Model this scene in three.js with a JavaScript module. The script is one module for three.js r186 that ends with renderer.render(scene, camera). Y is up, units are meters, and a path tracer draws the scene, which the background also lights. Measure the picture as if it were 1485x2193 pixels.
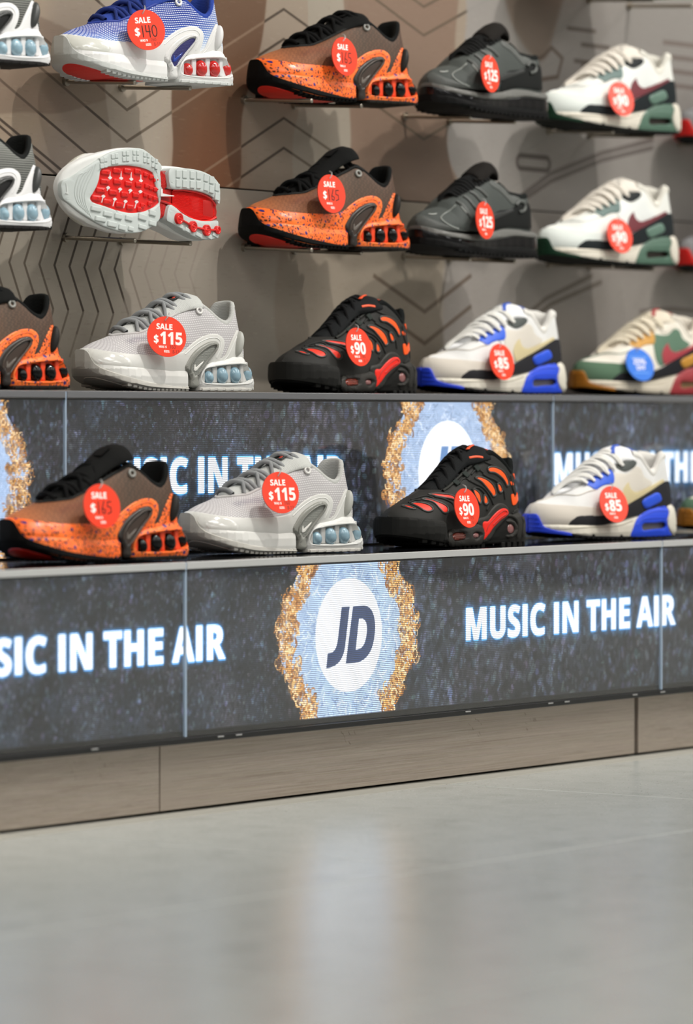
import * as THREE from 'three';
import { mergeGeometries, mergeVertices, toCreasedNormals } from 'three/addons/utils/BufferGeometryUtils.js';
import { RoundedBoxGeometry } from 'three/addons/geometries/RoundedBoxGeometry.js';
import { RectAreaLightUniformsLib } from 'three/addons/lights/RectAreaLightUniformsLib.js';

// ---------- camera ----------
const V = (x, y, z) => new THREE.Vector3(x, y, z);
const FPX = 9000, IW = 1485, IH = 2193, TH = 35.7 * Math.PI / 180;
const EYE = V(-4.645, 0.513, 3.755);
const PITCH = Math.atan(198.5 / FPX);
const scene = new THREE.Scene();
const camera = new THREE.PerspectiveCamera(2 * Math.atan(IH / 2 / FPX) * 180 / Math.PI, IW / IH, 0.1, 60);
camera.position.copy(EYE);
const FW = V(Math.cos(TH) * Math.cos(PITCH), -Math.sin(PITCH), -Math.sin(TH) * Math.cos(PITCH));
camera.lookAt(EYE.clone().add(FW));
camera.focus = 5.88;
camera.userData.fStop = 3.3;
scene.add(camera);
const RT = V(Math.sin(TH), 0, Math.cos(TH)), UP = V().crossVectors(RT, FW);
const rayDir = (X, Y) => FW.clone().multiplyScalar(FPX).addScaledVector(RT, X - IW / 2).addScaledVector(UP, IH / 2 - Y).normalize();
// where the line of sight through a pixel meets the upright plane z = zp (used to measure the place)
function at(X, Y, zp) { const d = rayDir(X, Y); return EYE.clone().addScaledVector(d, (zp - EYE.z) / d.z); }
const wx = (X, zp) => at(X, 898, zp).x;

// ---------- exposure, lights ----------
const renderer = new THREE.WebGLRenderer({ antialias: true });
renderer.toneMapping = THREE.LinearToneMapping;
renderer.toneMappingExposure = 1.3;
renderer.shadowMap.enabled = true;
scene.background = new THREE.Color(0x0a0a0c);
RectAreaLightUniformsLib.init();
const CEIL = 3.5;
const LIGHT = { panel: 5.0, spot: 13, led: 2.3 };
const PANELS = [-6.4, -2.6, 1.2, 5].flatMap((x) => [2.5, 4.4, 6.3].map((z) => [x, z]));
const SPOTS = [[-3.9, 1.75], [-2.5, 1.75], [-1.1, 1.75], [0.3, 1.75], [1.7, 1.75], [3.1, 1.75], [4.5, 1.75]];

// ---------- helpers ----------
function mg(list) { return mergeGeometries(list.map((g) => { const q = g.index ? g.toNonIndexed() : g; for (const k of Object.keys(q.attributes)) if (!['position', 'normal', 'uv'].includes(k)) q.deleteAttribute(k); return q; })); }
let seed = 7;
const rnd = () => { seed = (seed * 1664525 + 1013904223) >>> 0; return seed / 4294967296; };
const used = {};
function numbered(n) { const k = used[n] = (used[n] ?? -1) + 1; return k ? n + '_' + String(k).padStart(3, '0') : n; }
function mesh(name, geo, mat, parent) {
  const m = new THREE.Mesh(geo, mat); m.name = name; m.castShadow = m.receiveShadow = true; if (parent) parent.add(m); return m;
}
function thing(name, label, category, group) {
  const o = new THREE.Group(); o.name = numbered(name); o.userData = { label, category }; if (group) o.userData.group = group; scene.add(o); return o;
}
function struct(name, geo, mat, parent) { const m = mesh(parent ? name : numbered(name), geo, mat, parent || scene); if (!parent) m.userData.kind = 'structure'; return m; }
const mats = {};
function M(color, rough = 0.6, o = {}) {
  const k = color + '|' + rough + '|' + Object.entries(o).map(([a, b]) => a + (b && b.uuid || b)).join();
  if (mats[k]) return mats[k];
  const m = new THREE.MeshPhysicalMaterial({ color, roughness: rough, ...o }), c = m.color;
  if (!m.metalness && !m.clearcoat && rough > 0.45 && c.r + c.g + c.b < 0.12) m.specularIntensity = 0.35;   // dark cloth and foam rubber hardly shine
  return mats[k] = m;
}
const box = (w, h, d, x, y, z) => new THREE.BoxGeometry(w, h, d).translate(x, y, z);
const rbox = (w, h, d, x, y, z, r = 0.003, n = 2) => new RoundedBoxGeometry(w, h, d, n, r).translate(x, y, z);
function canvas(w, h, draw) { const c = document.createElement('canvas'); c.width = w; c.height = h; draw(c.getContext('2d'), w, h); return c; }
function tex(c, o = {}) {
  const t = new THREE.CanvasTexture(c); t.colorSpace = o.data ? THREE.NoColorSpace : THREE.SRGBColorSpace; t.magFilter = THREE.LinearFilter;
  t.wrapS = t.wrapT = o.clamp ? THREE.ClampToEdgeWrapping : THREE.RepeatWrapping; if (o.rep) t.repeat.set(...o.rep); t.anisotropy = 8; return t;
}
// monotone cubic through [x, y] pairs
function spl(pts) {
  const p = pts.slice().sort((a, b) => a[0] - b[0]), n = p.length, d = [], m = [];
  for (let i = 0; i < n - 1; i++) d[i] = (p[i + 1][1] - p[i][1]) / Math.max(1e-9, p[i + 1][0] - p[i][0]);
  for (let i = 0; i < n; i++) m[i] = i == 0 ? d[0] : i == n - 1 ? d[n - 2] : d[i - 1] * d[i] <= 0 ? 0 : 2 * d[i - 1] * d[i] / (d[i - 1] + d[i]);
  return (x) => {
    if (x <= p[0][0]) return p[0][1]; if (x >= p[n - 1][0]) return p[n - 1][1];
    let i = 0; while (x > p[i + 1][0]) i++;
    const h = p[i + 1][0] - p[i][0], t = (x - p[i][0]) / h, t2 = t * t, t3 = t2 * t;
    return (2 * t3 - 3 * t2 + 1) * p[i][1] + (t3 - 2 * t2 + t) * h * m[i] + (3 * t2 - 2 * t3) * p[i + 1][1] + (t3 - t2) * h * m[i + 1];
  };
}
const clamp = (x, a = 0, b = 1) => Math.min(b, Math.max(a, x));
const sstep = (a, b, x) => { const t = clamp((x - a) / (b - a)); return t * t * (3 - 2 * t); };
const cap = (q, e = 0.5) => q >= 1 ? 1 : q <= 0 ? 0 : Math.pow(1 - (1 - q) * (1 - q), e);

// ---------- shoe modelling ----------
// A last: shoe space has the heel at x = 0, the toe at x = -L, the lateral side at +z, y up.
// Outlines are measured in a side elevation seen under a yaw a at s metres per unit.
function last(o) {
  const ca = Math.cos(o.a * Math.PI / 180), sa = Math.sin(o.a * Math.PI / 180), { s, L, Yg } = o;
  const Ss = spl(o.plan), rh = o.rh ?? 0.042, rt = o.rt ?? 0.055;
  const S = (l, l0 = 0, l1 = L) => Ss(l) * cap((l - l0) / rh) * cap((l1 - l) / rt, o.te ?? 0.5);
  let mx = -9, mn = 9;
  for (let i = 0; i <= 2000; i++) { const l = L * i / 2000; mx = Math.max(mx, -l * ca + S(l) * sa); mn = Math.min(mn, -l * ca - S(l) * sa); }
  const X0 = o.Xr - mx / s;
  const px = (p) => [X0 + (p.x * ca + p.z * sa) / s, Yg - p.y / s];
  const hy = (Y) => (Yg - Y) * s;
  const lc = (X) => (X0 - X) * s / ca;
  const ls = (X, k = 1, off = 0) => {            // length at which the side wall stands at X
    let a = 0, b = L, best = 0;
    const f = (l) => X0 + (-l * ca + (S(l) * k + off) * sa) / s;
    let top = 0; for (let i = 0; i < 300; i++) { const l = L * i / 299; if (f(l) > f(top)) top = l; }
    a = top; for (let i = 0; i < 40; i++) { best = (a + b) / 2; if (f(best) > X) a = best; else b = best; }
    return best;
  };
  const view = V(-0, 0, 0).set(sa * -1, 0, ca);   // towards the eye
  return { ...o, ca, sa, S, X0, px, hy, lc, ls, view, sideLine: (pts, k, off) => spl(pts.map(([X, Y]) => [ls(X, k, off), hy(Y)])), midLine: (pts) => spl(pts.map(([X, Y]) => [lc(X), hy(Y)])) };
}
// A lofted body on a last.
function body(la, o) {
  const { l0, l1 } = o, rh = o.rh ?? 0.04, rt = o.rt ?? 0.05, W = typeof o.S == 'function' ? o.S : spl(o.S);
  const wt = typeof o.wt == 'function' ? o.wt : () => o.wt ?? 0, p = o.p ?? 2.2, q = o.q ?? 1.7, tuck = o.tuck ?? 0.1, te = o.te ?? 0.5, he = o.he ?? 0.5;
  const yb = typeof o.yb == 'function' ? o.yb : () => o.yb, yt = typeof o.yt == 'function' ? o.yt : () => o.yt;
  const lean = o.lean ?? (() => 0), lf = o.lf ?? 0.06, zc = o.zc ?? (() => 0), flare = o.flare ?? (() => 1);
  const lu = (u) => l0 + (l1 - l0) * (u - Math.sin(2 * Math.PI * u) / (2 * Math.PI) * 0.86);
  function P(u, v, side = 1) {
    const l = lu(u), b = yb(l), t = Math.max(b + 0.0004, yt(l)), y = b + (t - b) * v;
    const sw = W(l) * cap((l - l0) / rh, he) * cap((l1 - l) / rt, te), w = wt(l);
    let k = w + (1 - w) * Math.pow(Math.max(0, 1 - Math.pow(v, p)), 1 / q);
    if (v < 0.3) k *= 1 - tuck * (1 - v / 0.3) ** 2;
    const f = Math.max(0, 1 - (l - l0) / lf), g = Math.max(0, 1 - (l1 - l) / 0.05);
    return V(-(l + lean(y) * f * f - (o.toeLean ? o.toeLean(y) * g * g : 0)), y, side * sw * k * flare(y) + zc(l));
  }
  function N(u, v, side = 1) {
    const e = 0.004, u0 = clamp(u - e), u1 = clamp(u + e), v0 = clamp(v - e), v1 = clamp(v + e);
    const n = P(u1, v, side).sub(P(u0, v, side)).cross(P(u, v1, side).sub(P(u, v0, side)));
    n.normalize(); if (n.z * side < 0) n.negate();
    return n;
  }
  const uOf = (l) => { let a = 0, b = 1; for (let i = 0; i < 40; i++) { const m = (a + b) / 2; if (lu(m) < l) a = m; else b = m; } return (a + b) / 2; };
  const B = { la, P, N, lu, uOf, o, yb, yt };
  let grid;
  B.pick = (X, Y) => {
    const NU = 90, NV = 26;
    if (!grid) {
      grid = [];
      for (let i = 0; i <= NU; i++) for (let j = 0; j <= NV; j++) {
        const u = 0.002 + 0.996 * i / NU, v = 0.002 + 0.996 * j / NV, n = N(u, v);
        if (n.dot(la.view) > -0.08) { const [x, y] = la.px(P(u, v)); grid.push([x, y, u, v]); }
      }
    }
    let best = 1e9, bu = 0, bv = 0;
    for (const g of grid) { const d = (g[0] - X) ** 2 + (g[1] - Y) ** 2; if (d < best) { best = d; bu = g[2]; bv = g[3]; } }
    let du = 1.2 / NU, dv = 1.2 / NV;
    for (let k = 0; k < 5; k++) {
      let cu = bu, cv = bv;
      for (let i = -3; i <= 3; i++) for (let j = -3; j <= 3; j++) {
        const u = clamp(cu + i * du / 3, 0.001, 0.999), v = clamp(cv + j * dv / 3, 0.001, 0.999), [x, y] = la.px(P(u, v)), d = (x - X) ** 2 + (y - Y) ** 2;
        if (d < best) { best = d; bu = u; bv = v; }
      }
      du *= 0.4; dv *= 0.4;
    }
    return { p: P(bu, bv), n: N(bu, bv), u: bu, v: bv };
  };
  B.geo = (nu = 90, nv = 18, open, crease, cut) => {
    const pos = [], uv = [], idx = [], R = 2 * (nv + 1);
    for (let i = 0; i <= nu; i++) {
      const arc = [0]; for (let j = 1; j <= nv; j++) arc[j] = arc[j - 1] + P(i / nu, j / nv).distanceTo(P(i / nu, (j - 1) / nv));
      for (let j = 0; j < R; j++) {
        const side = j <= nv ? 1 : -1, v = j <= nv ? j / nv : (R - 1 - j) / nv, u = i / nu, q2 = P(u, v, side);
        pos.push(q2.x, q2.y, q2.z); uv.push(-q2.x / 0.32, (o.arcUV ? arc[j <= nv ? j : R - 1 - j] + 0.036 : q2.y) / 0.16);
      }
      if (i == nu) break;
      for (let j = 0; j < R; j++) {
        const k = (j + 1) % R, l = lu((i + 0.5) / nu);
        if (j == nv && open && l > open[0] && l < open[1]) continue;
        if (cut) { const vj = (j % (nv + 1) + 0.5) / nv, q3 = P((i + 0.5) / nu, j <= nv ? clamp(vj) : clamp(1 - vj), 1), n3 = N((i + 0.5) / nu, 0.4, 1); if (j != nv && j != R - 1 && n3.dot(la.view) > 0 && inside(la.px(q3), cut)) continue; }
        const a = i * R + j, b = i * R + k, c = a + R, d = b + R;
        idx.push(a, b, c, b, d, c);
      }
    }
    let g = new THREE.BufferGeometry();
    g.setAttribute('position', new THREE.Float32BufferAttribute(pos, 3)); g.setAttribute('uv', new THREE.Float32BufferAttribute(uv, 2)); g.setIndex(idx);
    if (crease) g = toCreasedNormals(g, crease); else g.computeVertexNormals();
    return g;
  };
  return B;
}
const inside = ([x, y], q) => { let r = false; for (let i = 0, j = q.length - 1; i < q.length; j = i++) if ((q[i][1] > y) != (q[j][1] > y) && x < (q[j][0] - q[i][0]) * (y - q[i][1]) / (q[j][1] - q[i][1]) + q[i][0]) r = !r; return r; };
function grow(q, d) { const cx = q.reduce((a, p) => a + p[0], 0) / q.length, cy = q.reduce((a, p) => a + p[1], 0) / q.length; return q.map(([x, y]) => { const r = Math.hypot(x - cx, y - cy); return [cx + (x - cx) * (r + d) / r, cy + (y - cy) * (r + d) / r]; }); }
function smooth(pts, closed = true, step = 3, sharp = false) {
  if (sharp) {
    const out = [], n = pts.length;
    for (let i = 0; i < (closed ? n : n - 1); i++) { const a = pts[i], b = pts[(i + 1) % n], k = Math.max(1, Math.round(Math.hypot(b[0] - a[0], b[1] - a[1]) / step)); for (let j = 0; j < k; j++) out.push([a[0] + (b[0] - a[0]) * j / k, a[1] + (b[1] - a[1]) * j / k]); }
    if (!closed) out.push(pts[n - 1]); return out;
  }
  const c = new THREE.CatmullRomCurve3(pts.map((p) => V(p[0], p[1], 0)), closed, 'centripetal');
  const n = Math.max(8, Math.round(c.getLength() / step)), out = [];
  for (let i = 0; i < (closed ? n : n + 1); i++) { const q = c.getPointAt(i / n); out.push([q.x, q.y]); }
  return out;
}
// splits a flat outline into small triangles; gives points, triangles, border edges
function fill(contour, holes, maxEdge) {
  let pts = contour.map((p) => new THREE.Vector2(p[0], p[1])); const hs = holes.map((h) => h.map((p) => new THREE.Vector2(p[0], p[1])));
  if (THREE.ShapeUtils.isClockWise(pts)) pts.reverse();
  hs.forEach((h) => { if (!THREE.ShapeUtils.isClockWise(h)) h.reverse(); });
  let tris = THREE.ShapeUtils.triangulateShape(pts, hs);
  const P = pts.concat(...hs);
  for (let it = 0; it < 6; it++) {
    const cut = new Map(), key = (a, b) => a < b ? a * 1e6 + b : b * 1e6 + a;
    let any = false; const out = [];
    const mid = (a, b) => { if (P[a].distanceTo(P[b]) <= maxEdge) return -1; const k = key(a, b); if (!cut.has(k)) { cut.set(k, P.length); P.push(P[a].clone().add(P[b]).multiplyScalar(0.5)); } any = true; return cut.get(k); };
    for (const [a, b, c] of tris) {
      const x = mid(a, b), y = mid(b, c), z = mid(c, a), n = (x >= 0) + (y >= 0) + (z >= 0);
      if (!n) out.push([a, b, c]);
      else if (n == 3) out.push([a, x, z], [x, b, y], [z, y, c], [x, y, z]);
      else if (n == 1) { if (x >= 0) out.push([a, x, c], [x, b, c]); else if (y >= 0) out.push([a, b, y], [a, y, c]); else out.push([a, b, z], [z, b, c]); }
      else if (x < 0) out.push([c, z, y], [a, b, z], [z, b, y]);
      else if (y < 0) out.push([a, x, z], [x, b, c], [x, c, z]);
      else out.push([b, y, x], [a, x, y], [a, y, c]);
    }
    tris = out; if (!any) break;
  }
  const ed = new Map();
  for (const t of tris) for (let i = 0; i < 3; i++) { const a = t[i], b = t[(i + 1) % 3]; if (ed.has(b + '_' + a)) ed.delete(b + '_' + a); else ed.set(a + '_' + b, [a, b]); }
  return { P, tris, edges: [...ed.values()] };
}
const dseg = (x, y, a, b) => { const dx = b[0] - a[0], dy = b[1] - a[1], t = clamp(((x - a[0]) * dx + (y - a[1]) * dy) / (dx * dx + dy * dy + 1e-9)); return Math.hypot(x - a[0] - t * dx, y - a[1] - t * dy); };
// a piece lying on a body: outline in elevation units, off = height above the body, th = thickness, bev = rounding
function patch(B, poly, o = {}) {
  const { off = 0.0012, th = 0.003, bev = 0.0006, bw = 3, holes = [], sharp = false, both = false, step = 3, max = 6, dome = 0, wave } = o;
  const ct = smooth(poly, true, step, sharp), hs = holes.map((h) => smooth(h, true, step, sharp));
  const f = fill(ct, hs, max), rings = [ct, ...hs], top = [], low = [], uvs = [], onEdge = new Set(f.edges.flat());
  f.P.forEach((q, i) => {
    const k = B.pick(q.x, q.y); let d = 1e9;
    for (const r of rings) for (let j = 0; j < r.length; j++) d = Math.min(d, dseg(q.x, q.y, r[j], r[(j + 1) % r.length]));
    if (onEdge.has(i)) d = 0;
    const t = clamp(d / bw), h = off - bev * (1 - Math.sqrt(1 - (1 - t) ** 2)) + dome * Math.sqrt(clamp(d / 14)) + (wave ? wave(q.x, q.y, t) : 0);
    top.push(k.p.clone().addScaledVector(k.n, h)); low.push(k.p.clone().addScaledVector(k.n, off - th)); uvs.push([-k.p.x / 0.32, k.p.y / 0.16]);
  });
  const pos = [], uv = [], idx = [];
  top.forEach((p, i) => { pos.push(p.x, p.y, p.z); uv.push(...uvs[i]); });
  for (const [a, b, c] of f.tris) idx.push(a, c, b);
  for (const [a, b] of f.edges) { const n = pos.length / 3; for (const p of [top[a], top[b], low[a], low[b]]) pos.push(p.x, p.y, p.z); uv.push(...uvs[a], ...uvs[b], ...uvs[a], ...uvs[b]); idx.push(n, n + 1, n + 2, n + 1, n + 3, n + 2); }
  let g = new THREE.BufferGeometry();
  g.setAttribute('position', new THREE.Float32BufferAttribute(pos, 3)); g.setAttribute('uv', new THREE.Float32BufferAttribute(uv, 2)); g.setIndex(idx); g.computeVertexNormals();
  return both ? mg([g, mirror(g)]) : g;
}
function mirror(g) {
  const m = g.clone(), p = m.attributes.position, n = m.attributes.normal;
  for (let i = 0; i < p.count; i++) { p.setZ(i, -p.getZ(i)); if (n) n.setZ(i, -n.getZ(i)); }
  if (m.index) { const a = m.index.array; for (let i = 0; i < a.length; i += 3) { const t = a[i]; a[i] = a[i + 1]; a[i + 1] = t; } return m; }
  for (const at2 of Object.values(m.attributes)) { const a = at2.array, s = at2.itemSize; for (let i = 0; i < at2.count; i += 3) for (let c = 0; c < s; c++) { const t = a[i * s + c]; a[i * s + c] = a[(i + 1) * s + c]; a[(i + 1) * s + c] = t; } }
  return m;
}
function tube(pts, r, n = 24, rs = 7, closed = false) { return new THREE.TubeGeometry(new THREE.CatmullRomCurve3(pts, closed, 'centripetal'), n, r, rs, closed); }
function ends(g, pts, r) { return mg([g, ...[pts[0], pts[pts.length - 1]].map((p) => { const s = new THREE.SphereGeometry(r, 8, 6); s.translate(p.x, p.y, p.z); return s; })]); }
function seam(B, pts, r, off = 0, n = 40) { return tube(smooth(pts, false, 5).map(([X, Y]) => { const k = B.pick(X, Y); return k.p.addScaledVector(k.n, off); }), r, n, 6); }
// a flat band along a path (laces): w across, t thick, across = direction of the width
function band(pts, w, t, n = 20, nrm) {
  const c = new THREE.CatmullRomCurve3(pts, false, 'centripetal'), pos = [], idx = [], uv = [], R = 8;
  for (let i = 0; i <= n; i++) {
    const p = c.getPointAt(i / n), T = c.getTangentAt(i / n), up = (typeof nrm == 'function' ? nrm(i / n) : nrm ?? V(0, 1, 0)).clone(), b = V().crossVectors(T, up).normalize(), u2 = V().crossVectors(b, T).normalize();
    for (let j = 0; j < R; j++) { const a = j / R * 2 * Math.PI, x = Math.sign(Math.cos(a)) * Math.pow(Math.abs(Math.cos(a)), 0.6) * w / 2, y = Math.sin(a) * t / 2, q = p.clone().addScaledVector(b, x).addScaledVector(u2, y); pos.push(q.x, q.y, q.z); uv.push(i / n * 3, j / R); }
    if (i < n) for (let j = 0; j < R; j++) { const k = (j + 1) % R; idx.push(i * R + j, i * R + k, (i + 1) * R + j, i * R + k, (i + 1) * R + k, (i + 1) * R + j); }
  }
  for (let j = 1; j < R - 1; j++) { idx.push(0, j + 1, j); const e = n * R; idx.push(e, e + j, e + j + 1); }
  const g = new THREE.BufferGeometry(); g.setAttribute('position', new THREE.Float32BufferAttribute(pos, 3)); g.setAttribute('uv', new THREE.Float32BufferAttribute(uv, 2)); g.setIndex(idx); g.computeVertexNormals(); return g;
}
// tongue: elliptical sweep along a spine in the plane z = 0; rows [l, y, halfWidth, thickness]
function sweepTongue(rows, n = 40) {
  const P = new THREE.CatmullRomCurve3(rows.map((r) => V(-r[0], r[1], 0)), false, 'centripetal');
  const hw = spl(rows.map((r, i) => [i / (rows.length - 1), r[2]])), tk = spl(rows.map((r, i) => [i / (rows.length - 1), r[3]])), pos = [], uv = [], idx = [], R = 20;
  for (let i = 0; i <= n; i++) {
    const t = i / n, p = P.getPoint(t), T = P.getTangent(t), nn = V(-T.y, T.x, 0); if (nn.y < 0) nn.negate();
    const end = cap(Math.min(t / 0.06, (1 - t) / 0.08) + 0.02);
    for (let j = 0; j < R; j++) {
      const a = j / R * 2 * Math.PI, z = Math.sign(Math.cos(a)) * Math.abs(Math.cos(a)) ** 0.7 * hw(t), h = Math.sin(a) * tk(t) * end - (z / hw(t)) ** 2 * hw(t) * 0.42;
      const q = p.clone().addScaledVector(nn, h); q.z = z * (0.75 + 0.25 * end); pos.push(q.x, q.y, q.z); uv.push(-q.x / 0.32, q.z / 0.16);
    }
    if (i < n) for (let j = 0; j < R; j++) { const k = (j + 1) % R; idx.push(i * R + j, (i + 1) * R + j, i * R + k, i * R + k, (i + 1) * R + j, (i + 1) * R + k); }
  }
  for (let j = 1; j < R - 1; j++) { idx.push(0, j, j + 1); const e = n * R; idx.push(e, e + j + 1, e + j); }
  const g = new THREE.BufferGeometry(); g.setAttribute('position', new THREE.Float32BufferAttribute(pos, 3)); g.setAttribute('uv', new THREE.Float32BufferAttribute(uv, 2)); g.setIndex(idx); g.computeVertexNormals(); return g;
}
// rim and lining around the opening of an upper, from length lf round the heel and back
function collar(B, lf, rows, n = 40, from) {
  const loop = [], us = B.uOf(lf);
  for (let i = 0; i <= n; i++) loop.push(B.P(us * (1 - i / n) ** 1.5, 1, 1));
  for (let i = n - 1; i >= 0; i--) loop.push(B.P(us * (1 - i / n) ** 1.5, 1, -1));
  const R = rows.length, m = loop.length, pos = [], uv = [], idx = [];
  for (let i = 0; i < m; i++) {
    const a = loop[Math.max(0, i - 2)], b = loop[Math.min(m - 1, i + 2)], T = b.clone().sub(a); T.y = 0; T.normalize(); const inn = V(T.z, 0, -T.x);
    for (const [r, h] of rows) { const q = loop[i].clone().addScaledVector(inn, r); q.y += h; if (loop[i].z * q.z < 0) q.z = 0; pos.push(q.x, q.y, q.z); uv.push(-q.x / 0.32, q.y / 0.16); }
    if (i < m - 1) for (let j = 0; j < R - 1; j++) { const a2 = i * R + j; idx.push(a2, a2 + R, a2 + 1, a2 + 1, a2 + R, a2 + R + 1); }
  }
  const g = new THREE.BufferGeometry(); g.setAttribute('position', new THREE.Float32BufferAttribute(pos, 3)); g.setAttribute('uv', new THREE.Float32BufferAttribute(uv, 2)); g.setIndex(idx); g.computeVertexNormals(); return g;
}
// ellipsoid seated on a body at (X, Y): radii along the length, up, and out
function blob(B, X, Y, rx, ry, rn, rot = 0, sink = 0) {
  const k = B.pick(X, Y), n = k.n.clone(); n.y *= 0.3; n.normalize();
  const ux = V(1, 0, 0).addScaledVector(n, -n.x).normalize(), uy = V().crossVectors(n, ux), m = new THREE.Matrix4().makeBasis(ux, uy, n);
  const g = new THREE.SphereGeometry(1, 20, 14).scale(rx, ry, rn).rotateZ(rot).applyMatrix4(m), c = k.p.clone().addScaledVector(n, -sink); g.translate(c.x, c.y, c.z);
  return g;
}
function ringAt(B, X, Y, r, t) {
  const k = B.pick(X, Y), m = new THREE.Matrix4().lookAt(k.n, V(0, 0, 0), V(0, 1, 0)), g = new THREE.TorusGeometry(r, t, 8, 18).applyMatrix4(m), c = k.p.clone().addScaledVector(k.n, t * 0.6); g.translate(c.x, c.y, c.z); return g;
}
// tread blocks around the edge of a sole
function lugs(B, la_, lb_, n, w, h, d, y, skipTop) {
  const gs = [];
  for (const side of [1, -1]) for (let i = 0; i < n; i++) {
    const l = la_ + (lb_ - la_) * (i + 0.5) / n, u = B.uOf(l), p = B.P(u, 0.02, side), tg = B.P(clamp(u + 0.01), 0.02, side).sub(B.P(clamp(u - 0.01), 0.02, side)), nn = V(tg.z, 0, -tg.x).normalize(), ang = Math.atan2((nn.z * side < 0 ? nn.negate() : nn).x, nn.z);
    const g = new RoundedBoxGeometry(w, h, d, 1, Math.min(w, h, d) * 0.2); g.rotateY(ang); g.translate(p.x - nn.x * d * 0.28, p.y + y, p.z - nn.z * d * 0.28); gs.push(g);
  }
  return mg(gs);
}
// ---------- running shoe with four air chambers in the heel ----------
const DN = (() => {
  const la = last({ s: 0.00065, a: 41, L: 0.306, Yg: 840, Xr: 545, rh: 0.043, rt: 0.062, plan: [[0, 0.041], [0.04, 0.0435], [0.09, 0.0415], [0.13, 0.040], [0.17, 0.0455], [0.21, 0.0535], [0.24, 0.0565], [0.275, 0.055], [0.306, 0.052]] });
  const { hy } = la, G = { la };
  const soleS = (l) => spl(la.plan)(l);
  const planU = spl([[0.02, 0.034], [0.05, 0.0355], [0.1, 0.0365], [0.14, 0.039], [0.19, 0.047], [0.23, 0.0515], [0.27, 0.051], [0.303, 0.048]]);
  const edge = spl([[0.02, 0.1235], [0.03, 0.1215], [0.045, 0.109], [0.056, 0.0985], [0.064, 0.0945], [0.078, 0.0995], [0.091, 0.109], [0.104, 0.1175], [0.1165, 0.1225], [0.13, 0.1165], [0.161, 0.1035], [0.2, 0.0865], [0.217, 0.0805], [0.235, 0.0785], [0.25, 0.0765], [0.263, 0.0725], [0.28, 0.067], [0.292, 0.062], [0.3, 0.056], [0.304, 0.05]]);
  const U = body(la, {
    l0: 0.02, l1: 0.3035, S: planU, rh: 0.036, rt: 0.06, p: 2.3, q: 1.5, tuck: 0.06,
    yb: spl([[0.02, 0.04], [0.1, 0.04], [0.14, 0.03], [0.2, 0.022], [0.28, 0.028], [0.303, 0.034]]), yt: edge,
    wt: spl([[0.02, 0.78], [0.06, 0.86], [0.11, 0.72], [0.13, 0.6], [0.2, 0.5], [0.232, 0.38], [0.247, 0.12], [0.252, 0.02], [0.26, 0]]),
    arcUV: true, lean: (y) => 0.016 * sstep(0.05, 0.12, y) - 0.004 * sstep(0.08, 0.055, y), lf: 0.06,
  });
  G.upper = U.geo(110, 22, [0, 0.116]);
  const capTop = spl([[0.116, 0.001], [0.25, 0.001]]);
  G.collar_lining = collar(U, 0.118, [[0, -0.005], [-0.0006, 0.0005], [0.0006, 0.004], [0.0035, 0.0052], [0.0065, 0.0035], [0.0078, -0.003], [0.0085, -0.016], [0.0095, -0.045]]);
  // eyestay binding on both sides
  const bind = []; for (let i = 0; i <= 30; i++) bind.push(U.P(U.uOf(0.104 + (0.2515 - 0.104) * i / 30), 1, 1));
  for (let i = 29; i >= 0; i--) bind.push(U.P(U.uOf(0.104 + (0.2515 - 0.104) * i / 30), 1, -1));
  G.eyestay_trim = tube(bind, 0.0024, 90, 7);
  G.tongue = sweepTongue([[0.244, 0.078, 0.012, 0.004], [0.231, 0.083, 0.019, 0.005], [0.198, 0.095, 0.022, 0.006], [0.164, 0.1125, 0.024, 0.006], [0.142, 0.1225, 0.027, 0.007], [0.127, 0.1285, 0.031, 0.0075], [0.113, 0.1305, 0.032, 0.007], [0.099, 0.1275, 0.029, 0.006]]);
  const tl = [[0.1515, 0.1185], [0.135, 0.1265]];
  G.tongue_label = band([V(-0.148, 0.1275, 0.006), V(-0.139, 0.1318, 0.006), V(-0.129, 0.1358, 0.006)], 0.017, 0.0012, 6, V(-0.4, 1, 0));
  G.tongue_mark = band([V(-0.145, 0.1297, 0.008), V(-0.139, 0.1326, 0.006), V(-0.132, 0.1356, 0.004)], 0.005, 0.001, 6, V(-0.4, 1, 0));
  // laces: pairs of cords looping over the tongue
  const laces = [];
  const throat = (l, k) => U.P(U.uOf(l), 1, k);
  const spineY = spl([[0.103, 0.138], [0.142, 0.1315], [0.164, 0.1215], [0.198, 0.104], [0.231, 0.091], [0.245, 0.084]]);
  for (const [l, dl, dh] of [[0.231, 0.026, 0.004], [0.208, 0.03, 0.0055], [0.182, 0.032, 0.0065], [0.156, 0.03, 0.005]]) for (const o of [0, 0.0085]) {
    const A = throat(l - o, -1), Bq = throat(l - dl - o * 0.8, 1), lm = l - dl * 0.42 - o * 0.9, mid = V(-lm, spineY(lm) + dh * 0.8 - o * 0.12, 0.001);
    const q1 = A.clone().lerp(mid, 0.5); q1.y += 0.0052; const q2 = mid.clone().lerp(Bq, 0.55); q2.y += 0.0042; A.y += 0.001; Bq.y += 0.0005; A.z += 0.003; Bq.z -= 0.002;
    laces.push(tube([A, q1, mid, q2, Bq], 0.0034, 24, 8));
  }
  for (const l of [0.22, 0.196, 0.171]) { const A = throat(l, 1), Bq = throat(l - 0.024, -1), lm = l - 0.012, mid = V(-lm, spineY(lm) - 0.001, 0); A.y += 0.001; laces.push(tube([A, A.clone().lerp(mid, 0.5).setY(mid.y - 0.002), mid, Bq], 0.0027, 18, 7)); }
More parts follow.
